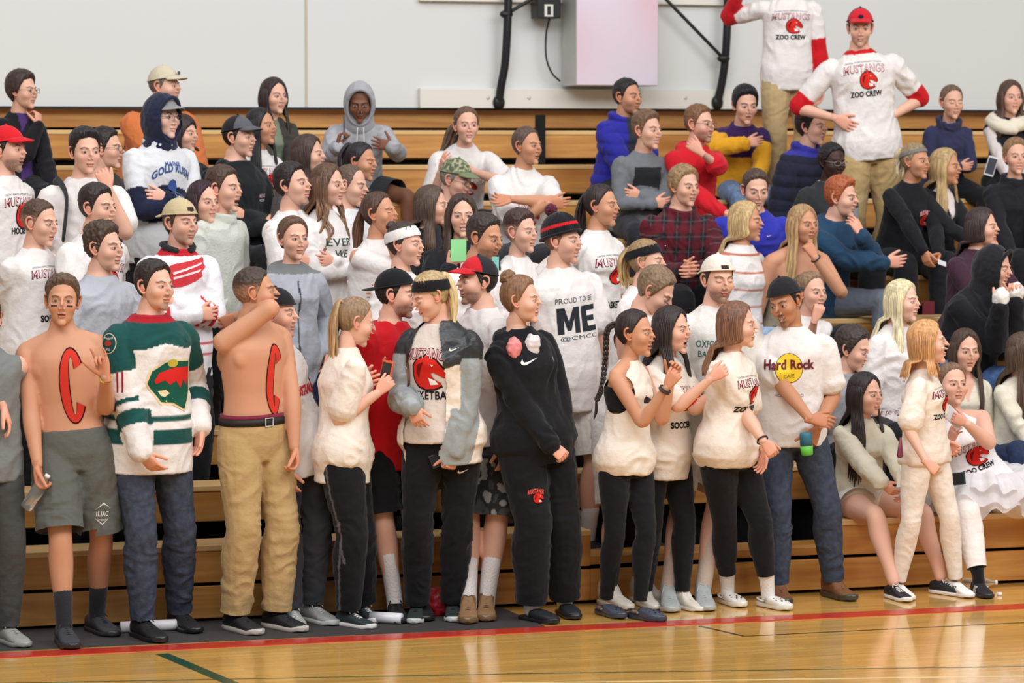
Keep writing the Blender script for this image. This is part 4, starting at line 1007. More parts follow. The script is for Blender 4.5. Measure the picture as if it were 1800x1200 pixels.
v, f = tube([atY(966, 32, YW - .14), atY(960, 60, YW - .1), atY(960, 100, YW - .1), atY(970, 128, YW - .1), atY(984, 142, YW - .1)], .007, 8, 4); o = mesh_obj('cable', v, f, 'black'); tag(o, 'thin black cable looping down from the numbered box on the wall', 'cable')
# ------------------------------------------------------------------ clothes colours
W = (228, 222, 218); CRM = (232, 220, 206); BK = (25, 25, 28); NVY = (36, 40, 62)
def band(t, a, b, e=.004): return sstep(t, a - e, a + e) * (1 - sstep(t, b - e, b + e))
def mixc(C, m, c): m = np.asarray(m, float)[:, None]; return C * (1 - m) + lin(c) * m
def wild(p, c, C):
    g = (26, 76, 72); a = c['arm']; t, s = c['t'], c['s']
    C = mixc(C, (~a) * np.maximum(band(t, .075, .100), band(t, -.030, .040)), g)
    C = mixc(C, a * np.maximum(band(s, 1.02, 1.12), band(s, 1.25, 1.52)), g)
    C = mixc(C, (a & (s < .56)) | (~a & (t > .40 + .25 * np.maximum(.10 - np.abs(c['l']), 0) + .0)) , g)
    return mixc(C, (~a) * (t > .515), (170, 30, 44))
def wings(p, c, C):
    r = (196, 34, 44); a = c['arm']; t, s = c['t'], c['s']
    C = mixc(C, (~a) * np.maximum(band(t, -.03, -.018), band(t, .03, .042)), r); C = mixc(C, a * np.maximum(band(s, 1.12, 1.22), band(s, 1.34, 1.44)), r); return mixc(C, (~a) * (t > .512), r)
def windbreaker(p, c, C):
    a = c['arm']; t, s = c['t'], c['s']; C = mixc(C, a & (s > .12), (150, 156, 156)); return mixc(C, (~a & (t > .30 + .35 * np.abs(c['l']))) | (a & (s < .28)), (40, 42, 44))
def plaid(p, c, C):
    u, v = np.where(c['arm'], c['s'] * 3, c['l'] * 12 + c['f'] * 6), c['t'] * 12; C = np.tile(lin((36, 32, 36)), (len(u), 1)); C = mixc(C, band(u % 1, .1, .6, .06) * .55, (110, 26, 40)); C = mixc(C, band(v % 1, .1, .6, .06) * .5, (104, 26, 40)); return mixc(C, np.maximum(band(u % 1, .80, .86, .02), band(v % 1, .80, .86, .02)) * .35, (110, 110, 112))
def rust(p, c, C):
    v = np.where(c['arm'], c['s'] * 3.6, c['t'] * 11); return mixc(C, band(v % 1, .40, .52, .03), (186, 104, 74))
def letter(p, c, C): return mixc(mixc(C, c['arm'] | (c['t'] < .30), (226, 164, 40)), (c['arm'] & (c['s'] < .35)) | (~c['arm'] & (c['t'] > .30)), (58, 34, 84))
def grayblack(p, c, C): return mixc(mixc(C, c['arm'] & (c['s'] > .3), (150, 154, 156)), (~c['arm']) & (np.abs(c['l']) < .05) & (c['t'] > .3), (200, 200, 200))
def navysleeve(p, c, C): return mixc(C, c['arm'] & (c['s'] > .62), (32, 36, 58))
def redsleeve(p, c, C): return mixc(C, (c['arm'] & (c['s'] > .72)) | (~c['arm'] & (c['t'] > .522)), (196, 26, 34))
def heather(p, c, C): return C * (1 + .22 * pn(c['V'] * 30))[:, None]
def camo(p, c, C):
    n = pn(c['V'] * 16); C = mixc(C, n > .12, (70, 70, 70)); return mixc(C, n < -.25, (150, 150, 150))
def trackline(col=(120, 120, 124)):
    def fn(p, c, C):
        q = c['V'] - p.hip; out = np.zeros(len(q), bool)
        for s, sg in (('R', -1), ('L', 1)):
            Hj, K, A = p.leg[s]
            for a, b in ((Hj, K), (K, A)):
                ab = b - a; t = np.clip((c['V'] - a) @ ab / (ab @ ab), 0, 1); o = c['V'] - a - t[:, None] * ab; lat = nrm(p.footdir[s]); side = np.cross(ZU, lat) * sg
                out |= (np.abs(o @ lat) < .006) & (o @ side > .02) & (np.linalg.norm(o, axis=1) < .14)
        return mixc(C, out, col)
    return fn
TRUNK = dict(c=BK)
def tee(c=W, **k): return dict(k='tee', c=c, **k)
def cshape(u, v, w, h):
    def arc(w, h, th): 
        o = []
        for t in np.linspace(35, 325, 26): o.append((math.cos(math.radians(t)) * w, math.sin(math.radians(t)) * h))
        i = [(a * (1 - th / w), b * (1 - th * .85 / h)) for a, b in o[::-1]]; return o + i
    return [PG(arc(w / 2, h / 2, .052), u, v, 1, (44, 24, 22), 0), PG([(a * .98 - .0008, b * .985) for a, b in arc(w / 2 - .005, h / 2 - .005, .042)], u, v, 1, (206, 56, 44), 1)]
def dec(px, py, items, key='top', yaw=0, name='emblem', dd=0, par=None):
    """items set on a garment from outside, facing yaw, centred where the pixel ray meets the wearer"""
    def e(p, body, Wd):
        f = fvec(yaw); ax = (np.cross(ZU, f), f, ZU); org = atD(px, py, depth(p.nb) + dd); src = p.res['body'] if key == 'body' else p.garm[key][:2]
        project(p, name, items, src, body if key == 'body' else p.garm[key][2], ax, org)
    return e
def swoosh(c=(240, 240, 240), s=1.0): return [PG([(-.5, -.06), (-.44, -.17), (-.30, -.20), (-.12, -.15), (.5, .20), (-.14, -.03), (-.30, -.05), (-.36, .0), (-.40, .13)], 0, 0, .075 * s, c, 1)]
def spec(*a, **k): return lambda p, body, Wd: glasses(p, body, *a, **k)
def beltfn(p, body, Wd):
    kk = p.kk; c0 = p.hip + p.U * .075 * kk; T_ = TM; a = np.interp(.075, T_[:, 0], T_[:, 1]) * kk + .012; b = np.interp(.075, T_[:, 0], T_[:, 2]) * kk + .012
    sec = tsec(p, .075, 0, 0); L_, F_ = sec[1], sec[2]; ring = [c0 + L_ * math.cos(t) * a + F_ * math.sin(t) * b for t in np.linspace(0, 2 * math.pi, 33)]
    V, Fc = loft([(c0 + p.U * u, L_, F_, a + g, b + g) for u, g in ((-.018, -.006), (-.017, .001), (.017, .001), (.018, -.006))], 40, 2.3); o = mesh_obj('belt', V, Fc, 'leather', body, lin((30, 26, 26)), p.base)
    c = c0 + F_ * (b + .003) + L_ * .0; V, Fc = tube([c + L_ * i + p.U * j for i, j in ((-.022, -.02), (.022, -.02), (.022, .02), (-.022, .02), (-.022, -.02))], .003, 6, 1); mesh_obj('buckle', V, Fc, 'paint', o, lin((190, 190, 186)), p.base)
    V, Fc = loft([(c0 + p.U * u, L_, F_, a - .004, b - .004) for u in (.012, .036)], 40, 2.3); mesh_obj('boxer_waistband', V, Fc, 'cloth', body, lin((120, 40, 60)), p.base)
def wrist_band(s, c=(30, 30, 34), off=.0):
    def e(p, body, Wd):
        S, E, Wr = p.arm[s]; u = nrm(Wr - E); c0 = Wr - u * (.012 + off); a = nrm(np.cross(u, ZU)); b = np.cross(u, a); V, Fc = tube([c0 + a * math.cos(t) * .029 + b * math.sin(t) * .029 for t in np.linspace(0, 2 * math.pi, 13)], .0045, 6, 2); mesh_obj('wristband', V, Fc, 'plastic', body, lin(c), p.base)
    return e
P_ = {}
def Q(key, *a, **k): P_[key] = person(*a, **k); P_[key].key = key
DK, BR, BL, AU = (38, 28, 24), (74, 54, 42), (196, 164, 116), (140, 92, 60)
# ---- front row, left to right
Q('f1', 110, 530, 6, 'shirtless person with a painted red letter C, eye black and grey shorts', ('floor', -.40), sk='t', lod=1, hair=('short', (88, 66, 48), {'th': (.007, .024)}), feet=[(108, 1128, 138, 1150), (160, 1108, 205, 1122)], top={'k': 'none'},
  bot={'k': 'shorts', 'c': (96, 98, 92), 'end': .90, 'flare': .04}, shoes=('sneak', (62, 62, 66), (48, 48, 50), (50, 50, 54)), socks=((48, 48, 52), .17), hr=-2, hp=-3, lean=1, hipx=128, sl=0,
  face={'mo': .12, 'extra': lambda P, mix: mix((np.abs(np.abs(P[:, 0]) - .038) < .014) & (np.abs(P[:, 2] + .022) < .0045) & (P[:, 1] > .03), lin((40, 34, 34)))}, prints=cshape(.03, .29, .13, .36),
  R=((68, 838, -.15), (40, 740, .0), 'grip', (.1, 1, 0), (1, 0, -.3)), L=((186, 662, -.22), (190, 790, -.02), 'horns', (-.25, -1, 0), (-.4, .1, -1)), extras=[wrist_band('L', (190, 160, 70)), dec(183, 903, [T('ILIAC', 0, 0, .055, .026, (225, 225, 222), .03), T('OUTDOORS', 0, -.03, .05, .008, (225, 225, 222)), PG([(-.5, .0), (.0, .5), (.5, .1), (.0, .4)], 0, .02, .07, (225, 225, 222)), PG([(-.5, .0), (.0, -.5), (.5, .0), (.0, -.4)], 0, -.02, .07, (225, 225, 222))], 'bot', 40)])
Q('f2', 272, 503, 38, 'person in a white and green hockey jersey with an animal-head crest, wearing dark jeans', ('floor', -.42), hy=50, lod=1, hair=('short', (44, 34, 30), {'th': (.008, .020)}), hips=25, feet=[(240, 1118, 300, 1136), (305, 1102, 355, 1118)],
  top={'k': 'jersey', 'c': W, 'hem': -.13, 'fn': wild, 'amp': .007, 'name': 'hockey_jersey'}, bot={'c': (62, 68, 82), 'mat': 'denim', 'fit': 'reg'}, shoes=('sneak', (30, 30, 32), (28, 28, 30), (40, 40, 44)), face={'beard': 3, 'beardc': (70, 50, 40)}, R=((248, 795, -.18), (215, 700, .05), 'relax', (.5, .6, .2)), L='p',
  prints=[PG([(-.5, -.02), (-.42, .20), (-.12, .34), (.10, .36), (.50, .34), (.52, -.2), (.30, -.52), (.05, -.40), (-.22, -.38), (-.36, -.20)], .03, .255, .27, (226, 206, 160), 0), PG([(-.46, -.03), (-.38, .18), (-.10, .31), (.10, .33), (.47, .31), (.48, -.18), (.29, -.48), (.06, -.36), (-.20, -.34), (-.33, -.18)], .03, .255, .27, (24, 84, 66), 1),
   PG([(-.34, .02), (-.25, .14), (.08, .22), (.44, .22), (.46, .06), (.38, -.10), (.30, .02), (.22, -.12), (.12, .0), (-.02, -.06), (-.12, .02), (-.30, -.04)], .03, .255, .27, (206, 40, 36), 2), PG([(-.26, -.16), (-.10, -.14), (-.02, -.20), (-.12, -.26), (-.20, -.24)], .03, .255, .27, (226, 206, 160), 2), disc(.045, .335, .03, .018, (190, 170, 60), 2), T('A', .13, .44, .02, .03, (26, 76, 72), .03)],
  extras=[dec(226, 600, [disc(0, 0, .044, .050, (226, 206, 180), 0), disc(0, 0, .040, .046, (26, 76, 72), 1), T('MINNESOTA', 0, .030, .055, .010, W, .01, 0, -.008, 2), T('WILD', 0, -.032, .03, .011, W, .01, 0, .004, 2), disc(0, 0, .020, .014, (170, 60, 50), 2)], 'top', -25, 'shoulder_patch'), dec(230, 667, [T('11', 0, 0, .035, .10, (150, 36, 44), .05)], 'top', -10, 'sleeve_number')])
Q('f3', 450, 514, 44, 'shirtless person with one arm behind the head, red letter C, khaki trousers', ('floor', -.36), hy=88, hp=-4, sk='t', lod=1, hair=('short', (66, 50, 40), {'th': (.005, .012), 'fade': .5}), feet=[(402, 1106, 455, 1118), (470, 1102, 530, 1112)], top={'k': 'none'}, hips=40,
  bot={'c': (182, 152, 104), 'fit': 'loose', 'waist': .08, 'amp': .008}, shoes=('sneak', (36, 36, 38), (190, 180, 170), (40, 40, 44)), prints=cshape(.045, .27, .11, .34), R=((418, 556, .06), (505, 548, -.30), 'relax', (-.6, .3, .3), (0, -.3, 1)), L=((518, 790, .02), (508, 690, .08), 'grip'), extras=[beltfn], hipx=446)
Q('f3b', 488, 552, 70, 'person in black cap and white hooded jacket standing behind the khaki-trousered shirtless one', ('floor', -.14), lod=1, sk='l', hair=('short', DK), hat=('cap', (36, 34, 36), {'back': 1, 'noopen': 1}), face={'beard': 1, 'gaze': .5}, hips=40, hipx=516, feet=[(508, 1096, 524, 1108), (534, 1090, 575, 1098)],
  top={'k': 'hoodie', 'c': W, 'hem': -.12, 'name': 'hooded_jacket', 'fn': lambda p, c, C: mixc(C, (c['arm'] & (c['s'] > .5)) | (~c['arm'] & (c['l'] > .10)), (36, 34, 38))}, bot={'c': (62, 62, 66), 'fit': 'cuff'}, shoes=('sneak', (160, 160, 156), (190, 190, 184), (200, 200, 196)), prints=[T('MUSTANGS', .0, .28, .26, .055, (190, 36, 44), .05, .2)])
Q('f4', 625, 566, 112, 'person with long light-brown ponytail in white polo shirt, looking down at an orange phone', ('floor', -.38), hy=104, sex='f', lod=1, hp=14, hair=('pony', (140, 112, 84), {'len': .44, 'at': (0, -.088, .068), 'tip': (196, 160, 112)}), feet=[(595, 1098, 650, 1106), (630, 1085, 665, 1098)], fat=.25, hips=85,
  top={'k': 'tee', 'c': CRM, 'hem': -.12, 'sl': .66, 'name': 'polo_shirt', 'collar': 0}, bot={'c': BK, 'fit': 'reg', 'fn': trackline((92, 92, 96))}, shoes=('sneak', (46, 56, 58), (226, 220, 216), W), R=((665, 690, -.10), (645, 760, -.08), 'grip', (.6, -.6, 0), (.2, 0, 1)), L=((668, 660, .22), (650, 750, .25), 'grip', (.6, -.4, -.2), (-.3, 0, -1)), lean=2,
  extras=[dec(674, 862, [T('M', 0, 0, .02, .04, (220, 150, 140), .05)], 'bot', 60), lambda p, b, Wd: [(lambda z: mesh_obj('side_swoosh', *z[:2], 'print', b, lin(W), p.base))(loft([(p.leg['R'][2] + RT * a - AX * .045 - ZU * c, RT, ZU, .012, h) for a, c, h in ()] or [(p.leg['R'][2] + np.array([0, 0, -.03]), RT, ZU, .001, .001), (p.leg['R'][2] + np.array([0, 0, -.031]), RT, ZU, .001, .001)]))] and None])
Q('f5', 697, 518, 60, 'person in black backward cap and red sleeveless team shirt with black shorts', ('floor', -.14), hy=76, hp=2, lod=1, hair=('short', DK), hat=('cap', BK, {'back': 1, 'noopen': 1, 'tilt': .15}), face={'beard': 2, 'beardc': (60, 42, 34)}, sk='l', hips=40, R=((640, 672, -.25), (600, 720, 0)), L='d', top={'k': 'tee', 'c': (200, 26, 36), 'sl': .25, 'off': .010, 'hem': -.14},
  bot={'k': 'shorts', 'c': (24, 22, 26)}, socks=(W, .26), shoes=('sneak', (28, 26, 28), (30, 28, 30), (24, 24, 26)), feet=[(692, 1084, 702, 1100), (738, 1080, 750, 1096)],
  prints=[T('MUSTANGS', .03, .355, .27, .055, (60, 20, 24), .045, 0, -.012, 0), T('MUSTANGS', .03, .356, .265, .048, (245, 240, 238), .03, 0, -.012, 1), PG([(-.5, .5), (-.3, .28), (.3, .28), (.5, .5), (.5, .1), (.3, .0), (.5, -.1), (.5, -.5), (.3, -.28), (-.3, -.28), (-.5, -.5), (-.5, -.1), (-.3, 0), (-.5, .1)], .02, .425, .038, W, 1)] + horse(.03, .29, .12))
Q('f6', 757, 520, -22, 'person with black headband and blond ponytail in black, cream and grey windbreaker', ('floor', -.50), hy=-68, hp=22, sex='f', lod=1, hair=('pony', (176, 150, 108), {'len': .34, 'at': (0, -.09, .06), 'tip': (206, 182, 136)}), hat=('band', BK, {'w': .032}), face={'sm': 1, 'closed': 1},
  hips=0, feet=[(735, 1085, 725, 1102), (795, 1082, 798, 1100)], top={'k': 'jacket', 'c': CRM, 'hem': -.10, 'fn': windbreaker, 'open': .105, 'ox': -.03, 'inner': (222, 210, 200), 'ihem': -.03, 'mat': 'nylon', 'name': 'windbreaker'}, bot={'c': BK, 'fit': 'reg', 'fn': trackline((70, 70, 74))}, shoes=('sneak', (44, 52, 50), (200, 200, 196), (30, 30, 32)),
  R=((722, 714, -.20), (705, 690, .05), 'relax', (.45, .9, .1), (.3, 0, .9)), L=((800, 795, -.06), (838, 700, .02), 'fist', (-.3, .9, 0), (-.5, 0, .6)), prints=[T('MUSTANGS', -.02, .385, .24, .055, (96, 20, 30), .055, 0, .012, 0), T('MUSTANGS', -.02, .386, .232, .045, (232, 176, 176), 0, 0, .012, 1), T('BASKETBALL', -.01, .20, .27, .042, (30, 28, 32), .03)] + horse(-.01, .30, .17),
  extras=[dec(803, 611, swoosh(W, .7), 'top', -5), dec(814, 828, swoosh(W, .75), 'bot', 0)])
Q('f7', 838, 495, -62, 'bearded person in red and black cap facing left behind the windbreaker wearer', ('floor', -.14), lod=1, hair=('short', DK, {'th': (.010, .02)}), hat=('cap', (196, 36, 44), {'c2': (42, 40, 44), 'logo': (60, 20, 26)}), face={'beard': 2, 'beardc': (44, 32, 28)}, hips=-10, top=tee(), bot={'k': 'shorts', 'c': (44, 44, 44), 'fn': camo, 'end': 1.05}, socks=(W, .22), shoes=('boot', (140, 106, 72), (120, 92, 64), (110, 84, 60)), feet=[(824, 1084, 822, 1098), (856, 1080, 853, 1098)], prints=mustangs())
Q('f8', 917, 528, 42, 'person with curly brown bun in black hooded sweatshirt, ice taped on the shoulder', ('floor', -.48), hy=72, sex='f', lod=1, fat=.3, hair=('bun', (128, 92, 64), {'at': (0, -.062, .118), 'bs': 1.2, 'th': (.014, .02), 'tex': 1}), hips=35, hipx=938, feet=[(918, 1088, 968, 1096), (985, 1078, 1008, 1088)], sk='l',
  top={'k': 'hoodie', 'c': BK, 'hem': -.10}, bot={'c': BK, 'fit': 'loose'}, shoes=('slide', (32, 34, 40), (30, 30, 34), W), socks=((225, 222, 218), .10), R=((968, 782, -.16), (905, 715, -.02), 'grip', (.55, .5, 0), (-.2, .4, 1)), L=((990, 778, .0), (985, 690, .15), 'grip', (-.3, .8, 0), (-.6, 0, 1)),
  extras=[dec(922, 632, swoosh(W, 1.25), 'top', 10), dec(930, 868, [T('MUSTANGS', 0, .018, .085, .026, (220, 90, 80), .05, .1, .008)] + horse(.01, -.012, .055), 'bot', 20), dec(962, 630, [T('V', 0, 0, .014, .022, W, .04)], 'top', 40)])
Q('f9', 1117, 586, 60, 'person with long dark braid in a loose white tank top over black bra, clapping', ('floor', -.60), hy=64, sex='f', lod=1, sk='t', face={'mo': .35}, hair=('braid', (46, 34, 32), {'at': (0, -.095, .055), 'path': [(1068, 580, .02), (1064, 630, .02), (1058, 680, .0), (1048, 705, 0)]}), hips=45, feet=[(1052, 1078, 1085, 1086), (1108, 1085, 1165, 1094)],
  top={'k': 'tank', 'c': CRM, 'hem': -.06, 'arm': .075, 'armr': .125, 'bra': (26, 26, 30)}, bot={'c': BK, 'fit': 'legging', 'mat': 'cloth'}, shoes=('croc', (74, 80, 94), (64, 68, 80)), R=((1172, 680, -.22), (1130, 745, -.15), 'grip', (.5, -.7, -.1), (.3, 0, 1)), L=((1180, 668, -.02), (1160, 740, .08), 'grip', (.3, -.8, -.1), (-.5, 0, -1)),
  extras=[wrist_band('R'), wrist_band('R', (36, 36, 40), .012)])
Q('f10', 1182, 580, 52, 'person with very long straight dark hair shouting and clapping in a white team shirt', ('floor', -.36), hy=58, sex='f', lod=1, face={'mo': .9, 'sm': 0}, hair=('long', (50, 40, 38), {'len': .34}), hips=45, feet=[(1125, 1062, 1165, 1078), (1185, 1066, 1235, 1076)], top=tee(CRM, hem=-.12), bot={'c': BK, 'fit': 'slim'}, shoes=('high', (222, 214, 200), (226, 220, 208), (216, 206, 190)),
  R=((1250, 665, -.30), (1190, 720, -.25), 'grip', (.7, -.45, -.1), (.2, 0, 1)), L=((1275, 672, -.12), (1240, 730, -.1), 'grip', (.35, -.6, 0), (-.5, 0, -1)), prints=mustangs(top=None, v=.34) + [T('SOCCER', -.0, .16, .16, .038, (30, 28, 32), .045)], extras=[wrist_band('L')])
Q('f11', 1297, 572, 58, 'person with straight brown hair in white team shirt and black leggings, tattooed wrist held low', ('floor', -.52), hy=74, sex='f', lod=1, fat=.35, hair=('long', (120, 82, 62), {'len': .19, 'front': 0, 'tip': (150, 110, 80)}), hips=50, feet=[(1268, 1058, 1318, 1072), (1335, 1064, 1400, 1076)], top=tee(CRM, hem=-.06), bot={'c': BK, 'fit': 'legging', 'end': 1.75}, socks=(W, .17), shoes=('croc', (228, 224, 214), (226, 222, 212)),
  R=((1342, 776, -.16), (1295, 705, -.02), 'grip', (.5, .6, 0), (0, .2, 1)), L=((1345, 792, .0), (1325, 720, .08), 'relax', (-.2, .9, 0)), prints=mustangs(sub='ZOO CREW', v=.36), extras=[wrist_band('R'), dec(1352, 782, [disc(.0, .0, .012, .008, (120, 90, 84), 0, 7), disc(-.018, .010, .008, .012, (110, 84, 80), 0, 6), disc(.012, -.014, .010, .006, (120, 88, 84), 0, 6)], 'body', 0, 'tattoo')])
Q('f12', 1380, 531, -8, 'smiling person in black backward cap and white t-shirt with a yellow disc', ('floor', -.22), hy=-32, hp=16, hr=10, sk='o', lod=1, hair=('short', (34, 26, 24)), hat=('cap', (34, 32, 36), {'back': 1, 'noopen': 1, 'tilt': .1}), face={'mo': .5, 'sm': 1, 'beard': 3, 'closed': 0}, hips=10, feet=[(1362, 1052, 1380, 1064), (1452, 1046, 1510, 1060)], top=tee(W, hem=-.05), bot={'c': (62, 70, 86), 'mat': 'denim', 'fit': 'reg'},
  shoes=('boot', (120, 78, 50), (66, 62, 52), (140, 100, 66)), R=((1432, 748, -.24), (1345, 700, -.05), 'relax', (.75, .1, 0), (0, .4, 1)), L=((1437, 752, -.12), (1466, 690, .05), 'grip', (-.3, .8, -.1), (-.6, 0, .6)),
  prints=[disc(.0, .335, .072, .080, (60, 52, 40), 0), disc(.0, .335, .069, .077, (238, 206, 60), 1), T('Hard Rock', 0, .355, .26, .052, (112, 44, 58), .04, 0, 0, 2), T('CAFE', 0, .295, .055, .022, (130, 110, 50), .01, 0, 0, 2), T('HOLLYWOOD', 0, .19, .15, .016, (120, 80, 88), .0)])
Q('f13', 1632, 603, 72, 'standing person with strawberry-blond hair, all in white with tight trousers', ('floor', -.36), hy=80, sex='f', lod=1, hp=-4, hair=('bob', (204, 150, 98), {'len': .10}), face={'extra': lambda P, mix: mix((np.abs(np.abs(P[:, 0]) - .040) < .016) & (np.abs(P[:, 2] + .026) < .004) & (P[:, 1] > .03), lin((245, 240, 238)))}, hips=50, feet=[(1570, 1046, 1600, 1056), (1668, 1042, 1718, 1055)], hipx=1625,
  top=tee((236, 222, 206), hem=-.02, sl=.72), bot={'c': (238, 226, 212), 'fit': 'slim'}, shoes=('side3', (236, 232, 226), (236, 232, 228), BK), R=((1628, 812, -.26), (1598, 740, -.16), 'fist', (.6, .5, 0), (-.3, .2, 1)), L=((1662, 778, .10), (1645, 720, .2), 'grip', (.3, .2, -.1)), prints=mustangs(sub='ZOO CREW', v=.37))
Q('f0', -28, 560, 20, 'person in grey shirt almost entirely cut off by the left edge of the picture', ('floor', -.45), hair=('short', DK), top=tee((120, 124, 122), sl=.7), bot={'c': (70, 70, 68)}, L=((6, 715, -.05), (10, 640, .1), 'relax', (.3, .8, 0)), shoes=('sneak', (150, 150, 144), (150, 150, 144), (150, 150, 144)))
Q('f36', 1152, 512, 70, 'person with short light-brown hair looking down, behind the one with the braid', ('floor', -.16), hp=34, lean=8, hair=('short', (124, 100, 76), {'th': (.012, .02)}), top={'k': 'tank', 'c': W, 't1': .42}, bot={'k': 'shorts', 'c': (220, 214, 208)}, hips=40, lod=1, R=((1100, 790, .1), (1060, 700, .2)), shoes=('high', (216, 206, 192), (220, 214, 204), W), socks=(BK, .2))
Q('f37', 1262, 492, 18, 'bearded person with closed eyes, backward white cap and white shorts', ('floor', -.16), hy=22, hp=4, lod=1, hair=('short', (60, 46, 38)), hat=('cap', (226, 214, 200), {'back': 1, 'tilt': .12}), face={'beard': 2, 'closed': 1, 'sm': 1, 'beardc': (60, 42, 34)}, top=tee((226, 222, 216)), bot={'k': 'shorts', 'c': (222, 212, 202), 'end': .85}, socks=((196, 176, 160), .34), shoes=('high', (168, 172, 170), (176, 176, 172), (180, 184, 182)), feet=[(1172, 1064, 1182, 1080), (1232, 1062, 1244, 1076)],
  R='d', L='d', prints=[T('OXFORD HILLS', -.03, .37, .22, .035, (70, 120, 110), .02), T('BASKETBALL', -.03, .32, .2, .03, (70, 120, 110), .02)])
# ---- standing on the lower tiers
Q('hockey', 14, 264, 62, 'person in red backward cap and white team hockey shirt at the left edge', ('deck', 2), hy=66, hair=('short', DK), hat=('cap', (206, 30, 40), {'back': 0, 'c2': (206, 30, 40), 'brim': (206, 30, 40)}), face={'beard': 2, 'mo': .2}, top=tee(), bot=TRUNK, prints=mustangs(sub='HOCKEY', v=.40, w=.26, hs=1.3), R='b', L='b')
Q('mouth', 150, 268, 26, 'dark-haired person in white shirt with black backpack strap, hand on the mouth', ('deck', 2), hair=('short', (34, 28, 28), {'th': (.008, .03), 'quiff': .008}), top=tee(), L=((190, 332, -.22), (218, 395, -.05), 'grip', (-.35, -.9, 0), (-.2, 0, 1)), R='d', bot=TRUNK,
  extras=[lambda p, b, Wd: [mesh_obj('backpack_strap', *tube([p.sh['R'] + p.Lv * .05 + p.U * .07 - p.Fv * .08, p.sh['R'] + p.Lv * .05 + p.U * .085, p.sh['R'] + p.Lv * .05 + p.U * .0 + p.Fv * .135, p.sh['R'] + p.Lv * .03 - p.U * .22 + p.Fv * .145], .024, 10, 4, flat=.35, ref=p.Lv), 'cloth', b, lin((50, 52, 54)), p.base)]])
Q('rush', 287, 207, 42, 'person in navy hood and grey cap, arms crossed, white sweatshirt with blue lettering', ('deck', 3), hy=48, sk='p', lod=1, hair=('short', BR), hat=('cap', (140, 138, 138), {'c2': (96, 98, 104)}), top={'k': 'long', 'c': (214, 214, 216), 'fn': navysleeve, 'collar': 1, 'hem': -.12}, R='x', L='X', bot=TRUNK,
  prints=[T('MAINE', .0, .43, .10, .022, (60, 84, 140), .02, 0, .004), T('GOLD RUSH', .0, .36, .26, .045, (60, 84, 140), .04, 0, .05), disc(.0, .31, .03, .04, (60, 84, 140), 0, 8), PG([(-.5, -.5), (-.2, .3), (0, -.2), (.2, .4), (.5, -.5)], 0, .25, .10, (110, 130, 170))],
  extras=[spec((90, 80, 76)), lambda p, b, Wd: (setattr(p, 'hat', ('hood', NVY, {'open': .080, 's': 1.06})), hat_build(p, head_surface(dict(jw=1, ns=1, fat=0, mo=0, fem=0, sm=0), p.lod), b))])
Q('buzz', 70, 392, 55, 'close-cropped person in white team softball shirt behind the shirtless one', ('deck', 1), hy=62, hp=6, hair=('short', (80, 58, 44), {'th': (.004, .010), 'fade': .4}), top=tee(), R=((45, 625, 0), (10, 560, .1)), L='f', face={'mo': .15, 'closed': 0}, bot=TRUNK, prints=mustangs(v=.40, w=.24) + [T('SOFTBALL', .04, .18, .2, .036, (34, 32, 36), .045)], lod=1, shoes=('sneak', W, W, W))
Q('nine', 172, 366, 52, 'dark-haired person in white team shirt between the buzz cut and the curly head', ('deck', 1), hy=60, hair=('short', (46, 38, 34), {'th': (.006, .022)}), top=tee(), R='f', L='b', bot=TRUNK, prints=mustangs(v=.36, w=.28), lod=1)
Q('curl', 183, 436, 48, 'person with short curly brown hair in a plain grey v-neck t-shirt', ('deck', 0), hy=62, lod=1, hair=('curly', (72, 54, 42), {'th': (.007, .028)}), top=tee((176, 178, 184)), R='d', L='d', bot=TRUNK)
Q('wing', 318, 392, 30, 'bearded long-haired person in backward tan cap and white hockey jersey with a red winged emblem', ('deck', 1), hy=46, lod=1, hair=('short', (70, 54, 42), {'th': (.02, .02)}), hat=('cap', (196, 178, 140), {'back': 1}), face={'beard': 1, 'beardc': (60, 44, 36)}, hips=30, top={'k': 'jersey', 'c': (232, 228, 230), 'fn': wings, 'hem': -.12, 'amp': .006}, R='x', L='X', bot=TRUNK,
  prints=[PG([(-.5, -.1), (-.46, .16), (-.30, .26), (.5, .40), (.42, .26), (.46, .20), (.34, .10), (.36, .02), (.20, -.08), (-.1, -.2), (-.36, -.22)], .0, .40, .26, (206, 60, 66)), PG([(-.3, .10), (.4, .30), (.38, .26), (-.3, .05)], 0, .40, .26, (240, 220, 220), 1), PG([(-.3, -.0), (.34, .16), (.3, .11), (-.3, -.05)], 0, .40, .26, (240, 220, 220), 1)],
  extras=[lambda p, b, Wd: [mesh_obj('inner_collar', *tube([p.nb + p.U * .02 + p.Lv * math.sin(t) * .082 + p.Fv * math.cos(t) * .085 - p.U * .03 * max(math.cos(t), 0) for t in np.linspace(.5, 2 * math.pi - .5, 15)], .017, 8, 3), 'cloth', b, lin((44, 46, 48)), p.base)]])
Q('maroon', 358, 356, 40, 'person with short wavy maroon-black hair in a white zip-neck shirt with red piping', ('deck', 2), hy=42, sex='f', hair=('bob', (52, 32, 38), {'len': .02, 'wave': .012}), top={'k': 'long', 'c': W, 'fn': lambda p, c, C: mixc(C, (np.abs(np.abs(c['l']) - .008) < .004) & (c['f'] > 0) & (c['t'] > .3), (180, 50, 50))}, R='f', L='f', lod=1)
Q('gape', 394, 332, 56, 'open-mouthed person in a pale green-grey knit sweater', ('deck', 2), hy=62, hair=('short', BR), face={'mo': 1.0}, top={'k': 'long', 'c': (200, 202, 192), 'mat': 'knit', 'collar': 1}, R='d', L='d', lod=1)
